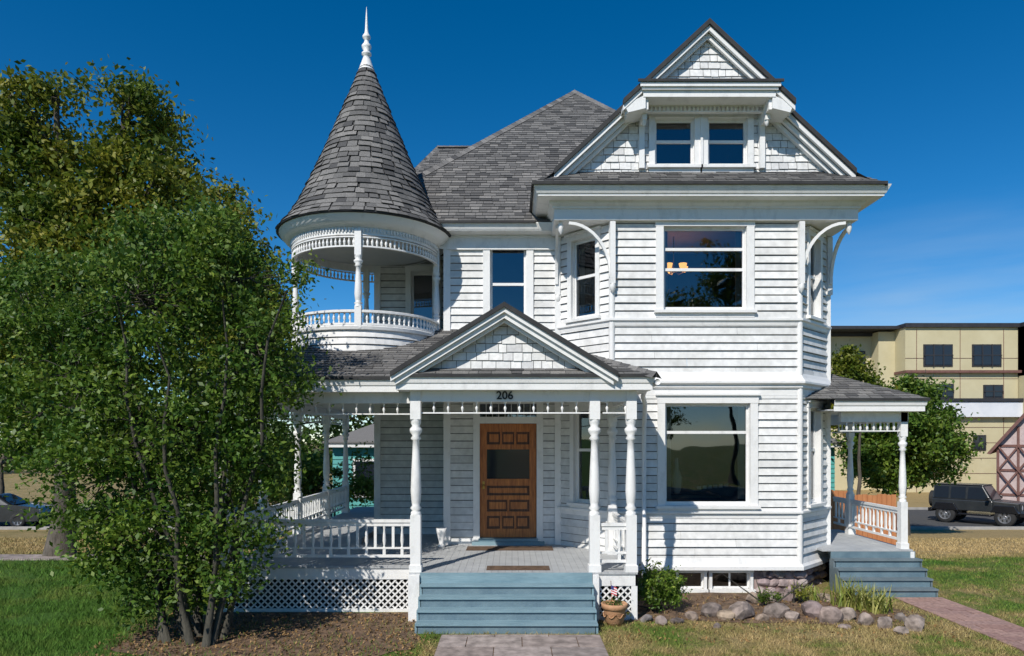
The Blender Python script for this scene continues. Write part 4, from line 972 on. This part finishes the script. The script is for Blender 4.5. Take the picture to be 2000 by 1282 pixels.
def car(loc,rot):
    e=empty('parked_car',loc,rot); mb=MB(); mb.mat('car_dark')
    pr=[(-2.2,.35),(2.2,.35),(2.25,.6),(2.15,.85),(1.2,.98),(-2.0,1.02),(-2.25,.8)]
    mb.prismY(pr,-.88,.88)
    mb.hexa([(-1.95,-.84,1.0),(1.15,-.84,.98),(1.15,.84,.98),(-1.95,.84,1.0),(-1.5,-.62,1.45),(.35,-.62,1.47),(.35,.62,1.47),(-1.5,.62,1.45)])
    o=mb.obj('body',e); bevel(o,.06,3)
    mb=MB(); mb.mat('dark_glass')
    for s_ in (-1,1):
        for a,b_,c,dd in ((-.35,1.0,.35,-.33),(-1.6,-.42,-.4,-1.35)): mb.face([(a,s_*.845,1.03),(b_,s_*.845,1.03),(c,s_*.66,1.41),(dd,s_*.66,1.41)])
    mb.face([(1.13,-.72,1.04),(1.13,.72,1.04),(.45,.58,1.43),(.45,-.58,1.43)]); mb.face([(-1.93,-.72,1.06),(-1.93,.72,1.06),(-1.56,.58,1.42),(-1.56,-.58,1.42)])
    mb.mat('red_fabric')
    for s_ in (-1,1): mb.box(-2.27,-2.2,s_*.65-.15,s_*.65+.15,.72,.88)
    mb.mat('lamp_lens')
    for s_ in (-1,1): mb.box(2.15,2.24,s_*.65-.15,s_*.65+.15,.68,.80)
    mb.obj('windows_and_lamps',e); mb=MB()
    for x in (-1.4,1.4):
        for s_ in (-1,1): wheel(mb,x,s_*.80,.33,.22,s_)
    mb.obj('wheels',e)
car((X(-10,31.5),31.5,-1.3),math.radians(8)); car((X(-230,31.8),31.8,-1.3),math.radians(2))
# ------------------------------------------------------------ camera, light
cam=bpy.data.cameras.new('camera'); co=bpy.data.objects.new('camera',cam); scene.collection.objects.link(co)
co.location=(0,0,CH); co.rotation_euler=(math.pi/2,0,0); cam.sensor_width=36; cam.lens=F/2000*36; cam.shift_y=(H-641)/2000; cam.clip_end=3000; scene.camera=co
sd=Vector((.50,.90,-.95)).normalized()
sl=bpy.data.lights.new('sun','SUN'); sl.energy=4.7; sl.angle=math.radians(.5); sl.color=(1,.95,.87); so=bpy.data.objects.new('sun',sl); scene.collection.objects.link(so)
so.rotation_euler=sd.to_track_quat('-Z','Y').to_euler(); so.location=(-10,-18,25)
wd=bpy.data.worlds.new('World'); scene.world=wd; wd.use_nodes=True; n=wd.node_tree.nodes; l=wd.node_tree.links; bg=n['Background']
sk=n.new('ShaderNodeTexSky'); sk.sky_type='NISHITA'; sk.sun_disc=False; sk.sun_elevation=math.asin(-sd.z); sk.sun_rotation=math.atan2(-sd.x,-sd.y); sk.altitude=2500; sk.air_density=1.0; sk.dust_density=.1; sk.ozone_density=3.0
hs=n.new('ShaderNodeHueSaturation'); hs.inputs['Saturation'].default_value=1.38; hs.inputs['Hue'].default_value=.497; hs.inputs['Value'].default_value=1.35; l.new(sk.outputs[0],hs.inputs['Color'])
tc_=n.new('ShaderNodeTexCoord'); mp=n.new('ShaderNodeMapping'); mp.inputs['Scale'].default_value=(1.2,1.2,9); mp.inputs['Rotation'].default_value=(0,.12,0); l.new(tc_.outputs['Generated'],mp.inputs['Vector'])
nz=n.new('ShaderNodeTexNoise'); nz.inputs['Scale'].default_value=2.2; nz.inputs['Detail'].default_value=7; l.new(mp.outputs[0],nz.inputs['Vector'])
rp=n.new('ShaderNodeMapRange'); rp.inputs['From Min'].default_value=.38; rp.inputs['From Max'].default_value=.72; rp.inputs['To Max'].default_value=.55; l.new(nz.outputs['Fac'],rp.inputs['Value'])
sp=n.new('ShaderNodeSeparateXYZ'); l.new(tc_.outputs['Generated'],sp.inputs[0])
mz=n.new('ShaderNodeMapRange'); mz.inputs['From Min'].default_value=.30; mz.inputs['From Max'].default_value=.14; l.new(sp.outputs['Z'],mz.inputs['Value'])
mxx=n.new('ShaderNodeMapRange'); mxx.inputs['From Min'].default_value=.25; mxx.inputs['From Max'].default_value=.50; l.new(sp.outputs['X'],mxx.inputs['Value'])
k1=n.new('ShaderNodeMath'); k1.operation='MULTIPLY'; l.new(mz.outputs[0],k1.inputs[0]); l.new(mxx.outputs[0],k1.inputs[1])
k2=n.new('ShaderNodeMath'); k2.operation='MULTIPLY'; l.new(k1.outputs[0],k2.inputs[0]); l.new(rp.outputs[0],k2.inputs[1])
mc=n.new('ShaderNodeMix'); mc.data_type='RGBA'; mc.inputs[7].default_value=(5,6.5,8,1); l.new(k2.outputs[0],mc.inputs[0]); l.new(hs.outputs[0],mc.inputs[6])
l.new(mc.outputs[2],bg.inputs['Color']); bg.inputs['Strength'].default_value=.09
scene.view_settings.view_transform='Standard'; scene.view_settings.look='None'; scene.view_settings.exposure=0
